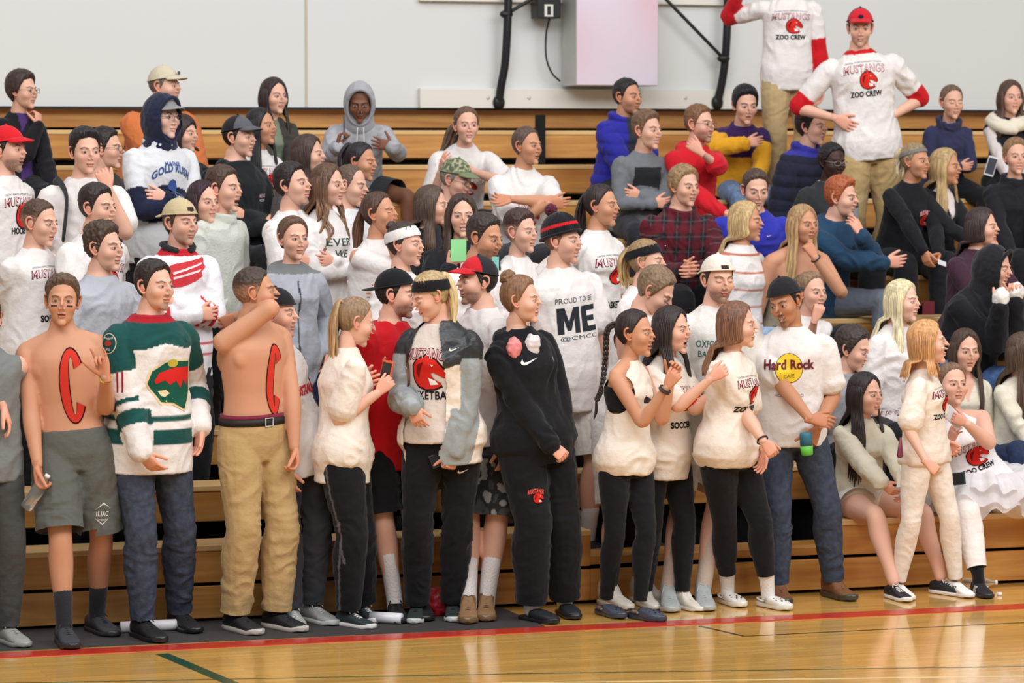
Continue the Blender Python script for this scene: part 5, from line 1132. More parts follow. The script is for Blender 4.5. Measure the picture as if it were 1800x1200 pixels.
Q('trucker', 421, 242, 50, 'person in black cap with grey front and black hooded sweatshirt, arms crossed', ('sit', 5), hy=62, sk='l', hair=('short', DK), hat=('cap', (92, 92, 98), {'c2': (36, 36, 40)}), top={'k': 'hoodie', 'c': (32, 34, 36)}, R='x', L='X', lod=1, prints=[T('MUSTANGS', .10, .36, .07, .02, (226, 190, 190), .03), T('HOCKEY', .10, .335, .06, .014, W, .02)])
Q('goatee', 515, 326, 55, 'strong-necked person with dark hair lifting the chin, white team shirt, arms crossed', ('deck', 2), hy=62, hp=-8, lod=1, hair=('short', (40, 30, 28), {'th': (.010, .022)}), face={'beard': 3, 'beardc': (90, 66, 52)}, top=tee(sl=.75), R='x', L='X', bot=TRUNK, prints=mustangs(v=.38, w=.26, hs=1.3), hipx=520)
Q('parka', 516, 420, 26, 'brown-haired person in a light grey zipped jacket with a grey hood', ('deck', 1), hy=30, sex='f', lod=1, hair=('pulled', (96, 70, 54), {'th': (.012, .016)}), face={'gaze': .3}, top={'k': 'hoodie', 'c': (168, 172, 180), 'hem': -.16, 'name': 'hooded_jacket', 'fn': lambda p, c, C: mixc(mixc(C, (c['t'] > .49) & ~c['arm'], (120, 122, 122)), (np.abs(c['l']) < .005) & (c['f'] > 0) & (c['t'] < .45) & ~c['arm'], (60, 60, 64))}, R='p', L='p', bot={'c': (36, 40, 66)}, shoes=('boot', (92, 74, 58), (60, 50, 42), (80, 66, 50)))
Q('wavy', 578, 326, 52, 'person with long wavy brown hair in a white shirt with green hand lettering, arms folded', ('deck', 2), hy=60, sex='f', lod=1, sk='l', hair=('long', (92, 66, 50), {'len': .32, 'wave': .014, 'tip': (140, 102, 72)}), top={'k': 'long', 'c': W}, R='x', L='X', prints=[T('EVER', .0, .36, .2, .045, (50, 74, 66), .01), T('WE', .02, .29, .12, .045, (50, 74, 66), .01)])
Q('cup', 668, 376, 52, 'person with brown ponytail shouting through a cupped hand, white t-shirt', ('deck', 1), hy=64, hp=-6, sex='f', sk='t', lod=1, fat=.15, face={'closed': 1, 'mo': .5}, hair=('pony', (78, 54, 42), {'len': .42, 'at': (0, -.09, .02), 'tip': (120, 80, 56)}), top=tee(sl=.7), R=((682, 418, -.18), (648, 462, -.1), 'flat', (.1, -1, 0), (.7, 0, .3)), L='X')
Q('wband', 713, 430, 58, 'person with wide white headband, bun and hoop earring in a white t-shirt', ('deck', 0), hy=64, sex='f', lod=1, hair=('bun', (62, 48, 42), {'at': (0, -.075, .100), 'bs': .8}), hat=('band', W, {'w': .032, 'mark': (30, 30, 34)}), top=tee(), R='d', L='d')
Q('smile', 812, 380, 8, 'smiling person with long brown hair in black track jacket with white shoulder stripes', ('deck', 1), hy=6, sex='f', lod=1, sk='l', hair=('long', (64, 46, 38), {'len': .30}), face={'sm': 1, 'mo': .35}, top={'k': 'jacket', 'c': (34, 34, 38), 'name': 'track_jacket', 'fn': lambda p, c, C: mixc(C, (c['arm'] & (np.abs(((c['V'] - p.nb) @ p.Fv) - .0) < .006)), W)}, R=((790, 475, -.24), (765, 500, -.05), 'flat', (.5, -.7, 0), (0, 0, 1)), L='l')
Q('eat', 852, 418, 48, 'person with short dark hair and stubble, mouth over a green slip, white shirt', ('deck', 0), hy=56, hp=10, lod=1, sk='t', hair=('short', (52, 42, 36), {'th': (.006, .020)}), face={'beard': 2, 'beardc': (74, 54, 42)}, top=tee(), R='d', L='l')
Q('under', 916, 408, 44, 'person with dark undercut hair, ear stud and plain white t-shirt', ('deck', 1), hy=52, sex='f', lod=1, sk='l', hair=('short', (66, 44, 42), {'th': (.004, .026), 'fade': .5}), top=tee(), R='d', L='d')
Q('me', 990, 424, 34, 'smiling person in black and red bobble hat and white state-pride t-shirt', ('deck', 0), hy=60, lod=1, face={'sm': 1, 'mo': .3, 'beard': 1, 'beardc': (150, 100, 74)}, sk='l', hair=('short', (120, 84, 60)), hat=('beanie', (30, 28, 32), {'c2': (206, 34, 44), 'pom': (90, 36, 52)}), hips=25, top=tee(W, hem=-.14), bot={'k': 'shorts', 'c': (222, 218, 210), 'end': .9}, socks=(W, .18), R='b', L='d',
  prints=[T('PROUD TO BE', .0, .385, .24, .026, (70, 74, 78), .0), PG([(0,0),(0,1),(.3,1),(.5,.45),(.7,1),(1,1),(1,0),(.74,0),(.74,.58),(.58,.12),(.42,.12),(.26,.58),(.26,0)], -.115, .22, .13, (44, 48, 52)), PG([(0,0),(0,1),(.78,1),(.78,.8),(.28,.8),(.28,.6),(.7,.6),(.7,.4),(.28,.4),(.28,.2),(.78,.2),(.78,0)], .03, .22, .13, (44, 48, 52)), T('@CMCC', .01, .195, .23, .026, (84, 88, 92), .0)], hipx=998)
Q('bas', 1058, 362, 50, 'person with dark ponytail, pearl earring and pursed lips in a white team basketball shirt', ('deck', 1), hy=62, sex='f', lod=1, sk='t', hair=('pony', (46, 36, 34), {'len': .30, 'at': (0, -.09, .05)}), top=tee(), R='b', L='d', fat=.1, prints=mustangs(v=.36, w=.26) + [T('BASKETBALL', .05, .15, .24, .04, (34, 32, 36), .045)])
Q('bband', 1137, 460, 62, 'person with black headband and honey-blond ponytail in white shirt', ('deck', 0), hy=70, sex='f', lod=1, sk='l', hair=('pony', (150, 120, 84), {'len': .20, 'at': (0, -.09, .055), 'tip': (200, 168, 112)}), hat=('band', BK, {'w': .028, 'mark': W}), top=tee(), R='d', L='d')
# ---- seated
def tutu_fn(p, b, Wd):
    n = 120; c0 = p.hip + p.U * .05; g = G()
    for lay, (drop, rad) in enumerate(((.10, .44), (.16, .40), (.04, .42))):
        V = []
        for j in range(9):
            e = j / 8; r = .20 + (rad - .20) * e
            for i in range(n):
                t = 2 * math.pi * i / n; wv = math.sin(t * (17 + 3 * lay) + lay) * .022 * e + math.sin(t * 7 + lay * 2) * .02 * e; V.append(c0 + p.lh * math.sin(t) * (r + wv) * 1.05 + p.fh * math.cos(t) * (r + wv) + ZU * (.05 - drop * e * e + .05 * math.sin(math.pi * e) + wv * 1.2))
        f = [[j * n + i, j * n + (i + 1) % n, (j + 1) * n + (i + 1) % n, (j + 1) * n + i] for j in range(8) for i in range(n)]; g.add(V, f, lin((236, 232, 234)))
    V, Fc, C_ = g.out(); mesh_obj('tutu', V, Fc, 'tulle', b, C_, p.base)
def S(key, x, y, yaw, row, label, **k):
    k.setdefault('hips', 22); k.setdefault('lean', 8); Q(key, x, y, yaw, label, ('sit', row), **k)
S('card', 40, 160, 46, 7, 'person with short dark hair and glasses in black cardigan over purple top, cheek on hand', hy=62, sex='f', sk='l', fat=.5, hair=('short', (60, 44, 42), {'th': (.022, .032)}), top={'k': 'long', 'c': (30, 28, 32), 'fn': lambda p, c, C: mixc(C, (np.abs(c['l']) < .05) & (c['f'] > 0) & ~c['arm'], (74, 50, 106)), 'name': 'cardigan'}, R='c', L='l', extras=[spec((110, 90, 84))])
S('orange', 290, 152, 45, 7, 'broad person in orange sweater and pale tan cap on the top row', hy=66, fat=.9, k=1.1, sk='l', hair=('short', (110, 96, 84)), hat=('cap', (206, 196, 170), {'logo': (90, 90, 90)}), top={'k': 'long', 'c': (206, 116, 66)}, R='l', L='l')
S('bangs', 322, 236, 40, 6, 'dark-haired person with bangs peering out behind the navy hood', hy=60, sex='f', hair=('bob', (50, 36, 36), {'len': .02, 'line': -.03}), top={'k': 'long', 'c': (60, 50, 56)})
S('specs', 187, 262, 40, 5, 'person with glasses mostly hidden behind the backpack wearer', hy=75, hair=('short', DK), top={'k': 'long', 'c': (60, 56, 54)}, extras=[spec()])
S('olive', 482, 170, 30, 7, 'person with long dark hair in dark olive jacket on the top row', hy=38, sex='f', fat=.2, hair=('long', (52, 40, 38), {'len': .30}), top={'k': 'jacket', 'c': (64, 60, 54), 'open': .05, 'inner': (120, 130, 110)}, R='l', L='l', lod=1)
S('raven', 460, 224, 46, 6, 'person with long black hair and chin raised in a white team shirt', hy=58, hp=-6, sex='f', sk='t', hair=('long', (36, 32, 34), {'len': .26}), top=tee(), prints=mustangs(v=.38), R='k', L='k', bot={'c': (90, 100, 120), 'mat': 'denim'})
S('brunet', 543, 272, 50, 5, 'brown-haired person half hidden behind the wavy-haired one', hy=72, sex='f', hair=('long', (70, 52, 44), {'len': .25}), top={'k': 'long', 'c': (90, 80, 80)})
S('older', 617, 326, 50, 4, 'older person with thin receding hair and a white collar', hy=68, hp=8, sk='l', hair=('short', (96, 76, 64), {'th': (.003, .006), 'line': .015}), top={'k': 'tee', 'c': (226, 226, 228)}, bot={'c': (110, 130, 170)}, lod=1)
S('lash', 635, 285, 46, 5, 'person with slicked black ponytail and lowered eyes in dark clothes', hy=66, hp=4, sex='f', sk='t', face={'closed': 1}, hair=('pony', (38, 32, 34), {'len': .22, 'at': (0, -.07, .09)}), top={'k': 'long', 'c': (34, 34, 40)}, bot={'c': (90, 112, 160), 'mat': 'denim'}, lod=1)
S('hoodie', 632, 180, 8, 7, 'person in grey hooded sweatshirt with hood up, elbows on bare knees, holding a pen', hy=4, hp=20, lean=24, hips=14, sk='b', lod=1, hair=('short', (24, 22, 22), {'th': (.01, .02)}), hat=('hood', (164, 164, 168), {'open': .082}), top={'k': 'hoodie', 'c': (164, 164, 168), 'hoodup': 1, 'fn': heather}, bot={'k': 'shorts', 'c': (52, 54, 60), 'end': .7}, knees=(.16, .0),
  R=((592, 258, -.30), (570, 300, -.1), 'grip', (.2, -.8, 0), (.8, 0, 0)), L=((690, 258, -.32), (715, 290, -.1), 'open', (-.9, -.2, 0), (0, 0, 1)), extras=[lambda p, b, Wd: [mesh_obj('drawstring', *tube([p.nb + p.Fv * .12 + p.Lv * s_ * .02 - p.U * .0, p.nb + p.Fv * .15 + p.Lv * s_ * .025 - p.U * .12], .004, 6, 2), 'cloth', b, lin(W), p.base) for s_ in (-1, 1)]])
S('elbows', 820, 221, 14, 6, 'person with brown ponytail in white team t-shirt leaning on the knees', hy=14, lean=26, sex='f', hair=('pony', (100, 76, 58), {'len': .24, 'at': (0, -.09, .03), 'side': -.12}), top=tee(), prints=mustangs(v=.36), R=((775, 300, -.18), (765, 315, 0)), L=((830, 300, -.22), (865, 300, -.05)), bot={'c': (24, 24, 28)}, lod=1)
S('folded', 927, 257, 24, 5, 'person with sleek brown hair in white team t-shirt, bare arms folded, lips parted', hy=50, lean=14, sex='f', sk='t', face={'mo': .25}, hair=('pulled', (92, 72, 62), {'th': (.008, .012)}), top=tee(), prints=mustangs(v=.34), R=((965, 357, -.30), (892, 350, -.12), 'relax', (.8, 0, 0)), L=((900, 350, -.34), (975, 352, -.14), 'relax', (-.9, 0, 0)), bot={'c': (60, 60, 66)}, lod=1)
S('camo', 801, 316, 52, 5, 'older person with glasses and a green camouflage cap', hy=62, hp=16, sk='l', hair=('short', (140, 130, 120)), hat=('cap', (118, 128, 96), {'camo': 1}), top={'k': 'long', 'c': (60, 60, 60)}, extras=[spec((90, 60, 56))], lod=1)
S('side', 760, 362, 56, 4, 'brown-haired person turned away to the right in a dark top', hy=76, sex='f', hair=('long', (84, 66, 54), {'len': .2}), top={'k': 'long', 'c': (44, 42, 46)}, lod=1)
S('puffer', 1103, 171, 34, 7, 'person with short black hair in a royal blue puffer jacket on the top row', hy=48, sk='t', hair=('short', (32, 26, 26), {'th': (.006, .014)}), face={'beard': 1}, top={'k': 'puffer', 'c': (46, 46, 150), 'fn': lambda p, c, C: mixc(C, (np.abs(c['l']) < .05) & (c['f'] > 0) & ~c['arm'], (50, 52, 60))}, R='l', L='l', bot={'c': (30, 30, 34)}, lod=1)
S('varsity', 1138, 230, 24, 6, 'smiling person in grey and black sweatshirt with arms folded on the knees', hy=46, lean=14, face={'sm': 1, 'mo': .3}, hair=('short', (112, 84, 62), {'th': (.008, .026), 'quiff': .006}), top={'k': 'long', 'c': (114, 118, 122), 'fn': lambda p, c, C: mixc(C, (~c['arm']) & (np.abs(c['l']) < .11) & (c['t'] > .12) & (c['t'] < .45), (38, 40, 44))}, R='x', L='X', bot={'c': (40, 40, 48)}, lod=1)
S('redhood', 1230, 219, 32, 6, 'smiling bearded person with glasses in red hooded sweatshirt, two fingers at the chin', hy=50, lean=12, face={'sm': 1, 'beard': 2, 'beardc': (90, 58, 40), 'mo': .2}, hair=('short', (120, 84, 58), {'th': (.006, .02)}), top={'k': 'hoodie', 'c': (206, 32, 44), 'slL': 1.1}, L=((1232, 268, -.34), (1285, 315, -.16), 'grip', (-.7, -.6, 0), (0, 0, 1)), R='k', bot={'c': (168, 158, 140)}, knees=(.10, .06), extras=[spec((70, 54, 50))], lod=1)
S('letter', 1310, 185, 10, 7, 'black-haired person in purple and yellow jacket with elbow on the knee', hy=14, hp=10, lean=20, sk='l', hair=('short', (26, 24, 28), {'th': (.014, .028)}), face={'mo': .25}, top={'k': 'jacket', 'c': (58, 34, 84), 'fn': letter}, R=((1310, 252, -.2), (1270, 248, -.1)), L='k', bot={'c': (120, 144, 180), 'mat': 'denim'}, lod=1)
S('navyp', 1427, 224, 44, 6, 'dark-haired person in navy puffer jacket with blue hood', hy=56, hair=('short', (34, 28, 28), {'th': (.012, .026)}), top={'k': 'puffer', 'c': (38, 40, 58), 'fn': lambda p, c, C: mixc(C, (c['t'] > .49) & ~c['arm'], (54, 54, 150))}, lod=1)
S('afro', 1463, 284, 26, 5, 'dark-skinned person with glasses in a black and grey team jacket', hy=32, hp=8, sk='k', sex='f', fat=.4, face={'closed': 1}, hair=('short', (24, 22, 24), {'th': (.012, .014)}), top={'k': 'jacket', 'c': (48, 50, 52), 'fn': grayblack}, extras=[spec((150, 140, 130))], lod=1, prints=horse(.0, .33, .10))
S('ginger', 1480, 348, 36, 4, 'ginger-haired person in teal hooded sweatshirt resting the cheek on a hand', hy=58, hp=4, lean=20, lod=1, sk='l', hair=('short', (164, 86, 50), {'th': (.012, .028), 'quiff': .008}), top={'k': 'hoodie', 'c': (38, 66, 92)}, prints=[T('ANCHER', .03, .30, .2, .035, (130, 146, 160), .03)], L=((1515, 415, -.26), (1545, 465, -.12), 'relax', (-.5, -.9, 0), (-.5, 0, .6)), R=((1555, 462, -.28), (1470, 460, -.1), 'relax', (1, -.1, 0)), bot={'c': (112, 118, 130)}, knees=(.14, .02))
S('plaid', 1203, 328, 24, 4, 'person with straw-coloured hair in dark red and black plaid shirt', hy=36, hp=4, lod=1, sk='l', fat=.25, hair=('short', (150, 120, 84), {'th': (.018, .024)}), top={'k': 'long', 'c': (40, 34, 38), 'fn': plaid, 'collar': 1, 'name': 'plaid_shirt'}, R=((1200, 475, -.3), (1150, 450, 0)), L=((1225, 475, -.3), (1265, 450, 0)), bot={'c': (26, 26, 30)})
S('blue', 1328, 334, 6, 4, 'frowning person with short brown hair in a royal blue t-shirt', hy=10, hp=12, lean=20, sk='l', hair=('short', (76, 58, 48), {'th': (.006, .016)}), top=tee((54, 58, 172)), extras=[dec(1348, 414, swoosh(W, .4), 'top', 10)], lod=1)
S('stripe', 1312, 390, 52, 3, 'laughing person with long blond ponytail in white sweater with thin rust stripes', hy=68, lean=6, sex='f', lod=1, sk='t', face={'sm': 1, 'mo': .3, 'closed': 1}, hair=('long', (190, 160, 112), {'len': .22, 'front': 0, 'tip': (206, 180, 134)}), top={'k': 'long', 'c': W, 'fn': rust, 'mat': 'knit'}, R='d', L='d', bot={'c': (150, 170, 196), 'mat': 'denim'})
S('bare', 1412, 396, 22, 3, 'bare-shouldered person with very long light-brown hair resting the chin on a fist', hy=34, lean=16, sex='f', lod=1, sk='t', hair=('long', (168, 134, 94), {'len': .34, 'tip': (200, 168, 118)}), top={'k': 'strapless', 'c': (150, 140, 120)}, R='d', L=((1432, 452, -.24), (1462, 490, -.12), 'fist', (-.5, -.9, 0), (-.5, 0, 1)), extras=[wrist_band('L')])
S('pray', 1427, 514, 30, 2, 'person with pulled-back light-brown hair covering the mouth with a hand', hy=34, lean=16, sex='f', lod=1, sk='l', hair=('pony', (136, 108, 82), {'len': .15, 'at': (0, -.07, .09)}), top=tee(), L=((1432, 562, -.28), (1420, 610, -.1), 'grip', (.3, -.8, 0), (-.3, 0, 1)), R='l')
S('dim', 1500, 614, 48, 1, 'dark-haired person with downcast look behind the long-haired one in fleece', hy=60, hp=14, k=.95, sk='l', lod=1, hair=('short', (56, 46, 42), {'th': (.014, .026)}), top=tee((150, 148, 150)), extras=[])
S('whiteblond', 1587, 530, 48, 1, 'person with long pale-blond hair in a plain white t-shirt', hy=56, sex='f', lod=1, sk='p', hair=('long', (214, 200, 160), {'len': .24, 'tip': (222, 210, 176)}), top=tee())
S('peek', 1572, 634, 22, 1, 'smiling dark-haired person in white team shirt behind the one all in white', hy=34, lod=1, sk='l', k=.9, face={'sm': 1, 'mo': .2}, hair=('short', DK), top=tee(), prints=mustangs(v=.36, w=.30, hs=1.3))
S('fleece', 1522, 694, 26, 0, 'person with waist-long dark hair in cream fleece and white shorts, seated on the front bench', hy=44, sex='f', lod=1, fat=.25, sk='l', lean=4, hair=('long', (46, 36, 36), {'len': .42}), top={'k': 'hoodie', 'c': (214, 206, 184), 'name': 'fleece_jacket', 'hoodup': 1}, bot={'k': 'shorts', 'c': W, 'end': .35, 'flare': .02}, hips=34, R=((1568, 870, -.42), (1500, 845, -.1), 'relax', (.8, .6, 0)), L=((1598, 858, -.30), (1590, 830, 0), 'relax', (-.3, .9, 0)), shoes=('sneak', (34, 36, 40), (232, 228, 220), W), legs='fwd', knees=(.02, 0))
S('tutu', 1674, 676, 12, 0, 'heavy-set person in white team tank top, white tutu and tights, cradling an arm', hy=18, hp=-4, sex='f', lod=1, fat=1.0, lean=0, hipx=1722, sk='l', hair=('pulled', (120, 92, 72), {'th': (.008, .012)}), face={'closed': 0}, hips=22, top={'k': 'tank', 'c': (236, 230, 228), 'hem': -.02, 't1': .42}, bot={'k': 'pants', 'c': (238, 230, 224), 'fit': 'legging', 'name': 'tights', 'end': 1.85}, prints=mustangs(sub='ZOO CREW', v=.30, w=.24, hs=1.2, top=None),
  L=((1700, 745, -.30), (1760, 790, -.05), 'grip', (-.8, -.4, 0), (0, 0, 1)), R=((1668, 780, -.2), (1630, 790, 0)), knees=(.15, 0), shoes=('side3', (30, 30, 34), (34, 34, 38), W), legs='fwd', socks=(BK, .13), extras=[tutu_fn])
S('vneck', 1697, 616, 14, 1, 'person with long brown hair and bare neckline in cream v-neck sweater', hy=14, hp=4, sex='f', lod=1, sk='l', face={'mo': .2}, hair=('long', (72, 54, 44), {'len': .30}), top={'k': 'long', 'c': (222, 214, 196), 'fn': lambda p, c, C: mixc(C, (~c['arm']) & (c['f'] > 0) & (np.abs(c['l']) < (c['t'] - .36) * .45), SKIN['l'])}, bot={'c': (40, 50, 76), 'mat': 'denim'})
S('edge', 1802, 622, 40, 1, 'person with long brown hair in cream sweater cut off by the right edge', hy=70, k=.9, sex='f', lod=1, hair=('long', (84, 64, 50), {'len': .34}), top={'k': 'long', 'c': (220, 212, 192)}, bot={'c': (44, 56, 84), 'mat': 'denim'}, R='l', L='l')
S('mitts', 1748, 470, 40, 2, 'person in black hooded sweatshirt with hood up, holding white cloths to the mouth', hy=58, hp=10, lean=22, lod=1, sk='l', hair=('short', (84, 66, 52), {'th': (.012, .02)}), hat=('hood', (34, 34, 38), {'open': .066}), top={'k': 'hoodie', 'c': (28, 28, 32), 'hoodup': 1}, R=((1758, 540, -.28), (1730, 590, -.1), 'fist', (.1, -1, 0), (.3, 0, 1)), L=((1785, 530, -.15), (1780, 590, -.05), 'fist', (0, -1, 0), (-.3, 0, -1)), bot={'c': (84, 112, 160), 'mat': 'denim'}, knees=(.1, .06))
S('plum', 1727, 400, 40, 3, 'person with dark hair and hair clip in plum top, hand over the mouth', hy=62, sex='f', lod=1, fat=.3, sk='l', hair=('long', (60, 44, 42), {'len': .14, 'front': 0}), top={'k': 'long', 'c': (66, 42, 56)}, L='cm', R='l')
S('reach', 1610, 284, 30, 5, 'blond-ponytailed person in black team sweatshirt leaning forward with arm reaching down', hy=46, lean=16, sex='f', lod=1, sk='t', face={'sm': 1}, hair=('pony', (150, 128, 98), {'len': .16, 'at': (0, -.08, .07), 'tip': (220, 206, 170)}), hat=('band', (120, 120, 116), {'w': .014}), top={'k': 'long', 'c': (28, 28, 32)}, prints=[T('MUSTANGS', .06, .36, .10, .03, (220, 150, 150), .04, 0, .008)] + horse(.065, .31, .085), R=((1632, 455, -.42), (1590, 380, -.25), 'relax', (.3, .9, 0)), L='k')
S('honey', 1663, 294, 44, 5, 'person with long honey-blond hair in black cardigan over a pale top', hy=60, sex='f', lod=1, sk='t', hair=('long', (176, 148, 104), {'len': .26}), top={'k': 'long', 'c': (32, 32, 36), 'fn': lambda p, c, C: mixc(C, (~c['arm']) & (c['f'] > 0) & (np.abs(c['l']) < (c['t'] - .30) * .4), (230, 216, 214))}, R='k', L='k')
S('zip', 1673, 180, 12, 7, 'person with pulled-back brown hair in navy zip jacket with arms folded on the knees', hy=16, hp=4, lean=14, sex='f', sk='l', face={'closed': 1}, hair=('pulled', (110, 86, 66)), top={'k': 'long', 'c': (54, 56, 86), 'collar': 1, 'name': 'zip_jacket'}, R='x', L='x', bot={'c': (26, 26, 30)}, lod=1)
S('scarf', 1777, 172, 10, 7, 'person with a thick cream knitted scarf over black vest at the right edge', hy=14, sex='f', sk='l', hair=('long', (84, 60, 48), {'len': .2}), top={'k': 'long', 'c': (34, 34, 38), 'fn': lambda p, c, C: mixc(C, c['arm'], (220, 210, 206))}, lod=1, R='l', L='l',
  extras=[lambda p, b, Wd: [mesh_obj('scarf', *(lambda v, f: (v + vn_noise(v), f))(*tube([p.nb - p.U * (.0 + .02 * j) + p.Lv * math.sin(t) * (.10 + .015 * j) + p.Fv * math.cos(t) * (.10 + .02 * j) - p.U * .03 * max(math.cos(t), 0) for j, t in [(i / 16, i * math.pi / 8) for i in range(33)]], .038, 14, 3)), 'knit', b, lin((232, 222, 202)), p.base)]])
def vn_noise(v): return np.stack([pn(v * 40) * .006, pn(v * 40 + 9) * .006, pn(v * 40 + 19) * .006], 1)
S('turtle', 1786, 276, 4, 5, 'smiling person in a black turtleneck at the right edge', hy=8, sex='f', sk='l', lod=1, face={'sm': 1, 'mo': .2}, hair=('pulled', (140, 108, 78), {'th': (.014, .022)}), top={'k': 'long', 'c': (34, 34, 40), 'collar': 1}, R='l', L='l')
Q('khaki', 1388, -44, 4, 'standing person in khaki trousers and red-sleeved team shirt, head out of the picture', ('seat', 7), k=.97, lod=1, hair=('short', BR), top={'k': 'long', 'c': W, 'fn': redsleeve, 'hem': -.08}, bot={'c': (190, 164, 120), 'fit': 'loose'}, R=((1300, -15, -.02), (1318, 20, .05)), L='d', prints=mustangs(sub='ZOO CREW', v=.38, w=.26), hips=18)
Q('redcap', 1512, 50, 2, 'standing person in red cap and white team shirt over red sleeves, hands on hips', ('deck', 5), hy=-4, hp=6, lod=1, sk='l', fat=.12, hair=('short', BR), hat=('cap', (204, 34, 46), {'logo': (40, 36, 50), 'c2': (40, 40, 60)}), face={'beard': 1}, top={'k': 'long', 'c': W, 'fn': redsleeve, 'hem': -.05, 'sl': .86}, bot={'c': (186, 158, 110), 'fit': 'loose'}, R=((1468, 208, -.10), (1428, 165, .02), 'flat', (.8, .4, 0), (.3, 0, 1)), L=((1566, 205, .0), (1582, 150, .05), 'flat', (-.7, .5, 0), (-.2, 0, 1)), prints=mustangs(sub='ZOO CREW', v=.42, w=.27), hipx=1525, hips=15)
run_jobs()
finish_all()
# ------------------------------------------------------------------ loose things: held, worn over or lying about
def thing(name, V, Fc, mat, label, cat_, c=None, group=None):
    o = mesh_obj(name, V, Fc, mat, None, None if c is None else lin(c)); tag(o, label, cat_, group); return o
def hold(k, s, off=.09): S_, E_, W_ = P_[k].arm[s]; hp_, hd, pal = P_[k].hand[s]; return W_ + hd * off + nrm(pal) * .022, hd, nrm(pal)
def glass_mat():
    m, n, l, b = new_mat('clear_plastic'); b.inputs['Base Color'].default_value = (.93, .96, .95, 1); b.inputs['Roughness'].default_value = .08; b.inputs['Transmission Weight'].default_value = .9; b.inputs['IOR'].default_value = 1.25
    t = n.new('ShaderNodeTexNoise'); t.inputs['Scale'].default_value = 60; bp = n.new('ShaderNodeBump'); bp.inputs['Strength'].default_value = .2; bp.inputs['Distance'].default_value = .004; l.new(t.outputs[0], bp.inputs['Height']); l.new(bp.outputs[0], b.inputs['Normal']); return m
M['clear'] = glass_mat()
def lathe(c, ax, prof, n=20):
    ax = nrm(ax); a = nrm(np.cross(ax, FH)); b = np.cross(ax, a); return loft([(c + ax * h, a, b, r, r) for h, r in prof], n)
def bottle(c, ax, label, grp=None):
    v, f = lathe(c, ax, [(0, .020), (.004, .030), (.03, .032), (.06, .029), (.09, .032), (.13, .032), (.155, .020), (.175, .012), (.185, .012)]); o = thing('water_bottle', v, f, 'clear', label, 'bottle')
    v, f = lathe(c, ax, [(.182, .013), (.198, .013)]); mesh_obj('bottle_cap', v, f, 'plastic', o, lin((240, 240, 240)))
h, hd, pal = hold('f1', 'R', .08); ax = nrm(RT * .55 + UPV * .8 - AX * .1); bottle(h - ax * .155, ax, 'clear water bottle held low by the shirtless person in grey shorts')
def phone(c, up, nr, c1, c2, label, w=.068, hgt=.135, th=.009):
    up = nrm(up); nr = nrm(nr - up * np.dot(nr, up)); x = np.cross(up, nr)
    def bx(w, h, t, o_=0):
        V, Fc = boxm((-w / 2, -h / 2, -t / 2), (w / 2, h / 2, t / 2), min(.003, t * .3)); return c + V[:, :1] * x + V[:, 1:2] * up + (V[:, 2:] + o_) * nr, Fc
    v, f = bx(w, hgt, th); o = mesh_obj('phone', v, f, 'plastic', None, lin(c1), smooth=False); tag(o, label, 'phone'); v, f = bx(w * .86, hgt * .84, .001, th / 2 + .0006); mesh_obj('screen', v, f, 'plastic', o, lin(c2), smooth=False)
D4 = depth(P_['f4'].nb)
phone(atD(678, 657, D4 - .02), UPV * 1 + RT * .25, -RT * .6 - AX * .8, (232, 92, 50), (40, 34, 36), 'phone in an orange case held by the ponytailed person in white polo')
h, hd, pal = hold('f6', 'L', .05); phone(h - RT * .03 + ZU * .02, ZU * .4 + RT, -AX, (28, 28, 32), (16, 16, 20), 'black phone in the lowered hand of the windbreaker wearer')
h, hd, pal = hold('tutu', 'L', .08); phone(h + RT * .0, RT * .6 - ZU * .6, -AX, (232, 232, 236), (220, 222, 228), 'white phone held at the shoulder of the person in a tutu')
h, hd, pal = hold('tutu', 'R', .08); phone(atD(1675, 842, depth(P_['tutu'].nb) - .42), RT + ZU * .1, -AX, (30, 60, 60), (18, 20, 24), 'dark phone resting at the waist of the person in a tutu')
phone(atD(1742, 292, depth(P_['scarf'].nb) - .36), ZU + RT * .3, -AX, (226, 228, 232), (60, 66, 76), 'white-framed phone held on the lap of the scarf wearer')
c = atD(1419, 800, depth(P_['f12'].nb) - .19); v, f = lathe(c, ZU + RT * -.08, [(0, .024), (.004, .030), (.050, .033)]); o = thing('drink_can', v, f, 'paint', 'green and blue drink can held by the person in the yellow-disc t-shirt', 'can', (96, 186, 70)); v, f = lathe(c, ZU + RT * -.08, [(.050, .033), (.112, .033), (.120, .028)]); mesh_obj('can_top', v, f, 'paint', o, lin((52, 110, 130)))
def card(px, py, w, hgt, D, c1, label, cat_='card', tilt=0, name='paper_slip'):
    c = atD(px, py, D); r = math.radians(tilt); x = RT * math.cos(r) + UPV * math.sin(r); y = np.cross(-AX, x) * -1; V, Fc = boxm((-w / 2, -hgt / 2, -.001), (w / 2, hgt / 2, .001)); v = c + V[:, :1] * x + V[:, 1:2] * UPV + V[:, 2:] * AX
    o = mesh_obj(name, v, Fc, 'plastic', None, lin(c1), smooth=False); tag(o, label, cat_); return o
card(806, 440, .085, .12, depth(P_['smile'].nb) - .30, (150, 222, 150), 'green slip held up in front of the smiling long-haired person')
card(871, 466, .035, .09, depth(P_['eat'].nb) - .18, (130, 200, 190), 'teal slip at the mouth of the stubbled person')
card(1583, 842, .04, .085, depth(P_['fleece'].nb) - .46, (226, 222, 216), 'white card held on the knees of the person in cream fleece')
card(1656, 462, .055, .03, depth(P_['reach'].nb) - .44, (226, 226, 230), 'white folded paper in the reaching hand of the black-sweatshirt wearer', tilt=-20)
card(1632, 541, .075, .085, depth(atY(1632, 541, ROW * 4 - .03)), (128, 44, 52), 'small dark red notice on the bench board right of the pale-blond head', 'notice', name='notice')
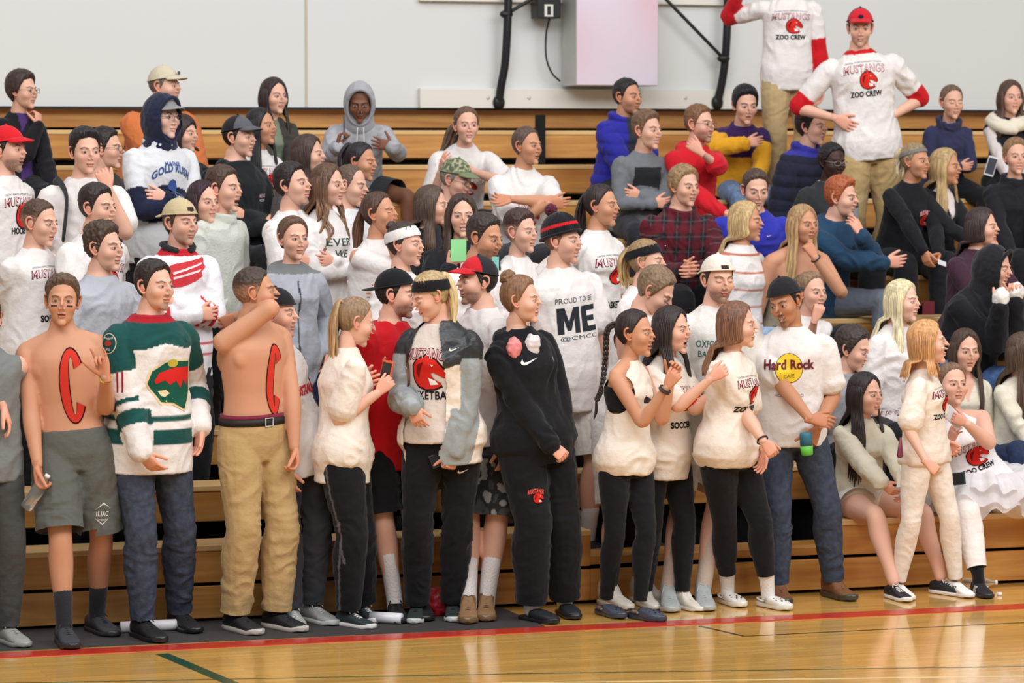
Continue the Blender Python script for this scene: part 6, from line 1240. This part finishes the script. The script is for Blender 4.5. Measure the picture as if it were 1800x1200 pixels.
def roll(a, b, label):
    a, b = atZ(a[0], a[1], .032), atZ(b[0], b[1], .032); v, f = tube([a, b], .028, 20, 2, cap=False); o = thing('paper_roll', v, f, 'plastic', label, 'roll', (222, 220, 222))
    u = nrm(b - a); v, f = tube([a - u * .001, a - u * .003], .012, 14, 1, cap=False); mesh_obj('core_end', v, f, 'plastic', o, lin((150, 148, 146)))
roll((212, 1102), (338, 1096), 'long white paper roll on the mat behind the hockey jersey wearer'); roll((652, 1084), (706, 1087), 'short white paper roll on the mat beside the patterned running shoes')
v, f = ball(np.zeros(3), (.10, .08, .085), None, 48, 36); v = v * (1 + .18 * pn(v * 22) + .08 * pn(v * 60))[:, None]; v[:, 2] = np.maximum(v[:, 2], -.055); b0_ = atZ(778, 1082, .003) + np.array([0, .05, .056]); thing('red_bag', v + b0_, f, 'nylon', 'crumpled red bag on the mat behind the windbreaker wearer', 'bag', (176, 26, 36))
for (px, py, s_), lb in zip(((1756, 528, 'R'), (1782, 512, 'L')), ('white cloth over the near hand of the hooded person', 'white cloth over the far hand of the hooded person')):
    S_, E_, W_ = P_['mitts'].arm[s_]; hd = P_['mitts'].hand[s_][1]; v, f = ball(np.zeros(3), (.050, .048, .062), None, 32, 24); v = v * (1 + .16 * pn(v * 34 + px))[:, None]; thing('white_cloth', v + W_ + hd * .055, f, 'cloth', lb, 'cloth', (230, 224, 218))
h, hd, pal = hold('hoodie', 'R', .10); v, f = tube([h - ZU * .04, h + ZU * .10], [.005, .004], 8, 2); thing('pen', v, f, 'plastic', 'black pen held upright by the person in the grey hood', 'pen', (24, 24, 26))
for (px, py, c1, lb) in ((903, 612, (220, 130, 130), 'clear ice bag with a red patch taped on the shoulder of the black sweatshirt'), (936, 606, (216, 206, 206), 'pale ice bag at the collar of the black sweatshirt')):
    p = P_['f8']; V, Fc = p.garm['top'][:2]; bv = BVHTree.FromPolygons(V.tolist(), Fc.tolist()); r = ray(px, py); hit = bv.ray_cast(Vector(CAM), Vector(r / np.linalg.norm(r)), 30)[0]
    if hit is not None:
        v, f = ball(np.zeros(3), (.040, .030, .055), None, 36, 26); v = v * (1 + .22 * pn(v * 40 + px))[:, None]; thing('ice_bag', v + np.array(hit), f, 'nylon', lb, 'ice bag', c1)
v, f = tube([p_ for p_ in (atY(1583, 770, P_['f13'].nb[1] - .14), atY(1582, 800, P_['f13'].nb[1] - .15))], [.006, .018], 10, 2); thing('key_charm', v, f, 'plastic', 'small maroon key charm at the hip of the one all in white', 'charm', (120, 50, 70))
bottle(atZ(1690, 1024, .034), RT * 1.0 + FH * .1, 'crushed clear bottle lying on the floor in front of the bench')
v, f = lathe(atZ(1757, 1046, .001), ZU, [(0, .014), (.016, .014)]); thing('bottle_cap', v, f, 'plastic', 'white bottle cap standing on the court at the right', 'bottle cap', (236, 234, 230))
link_all()
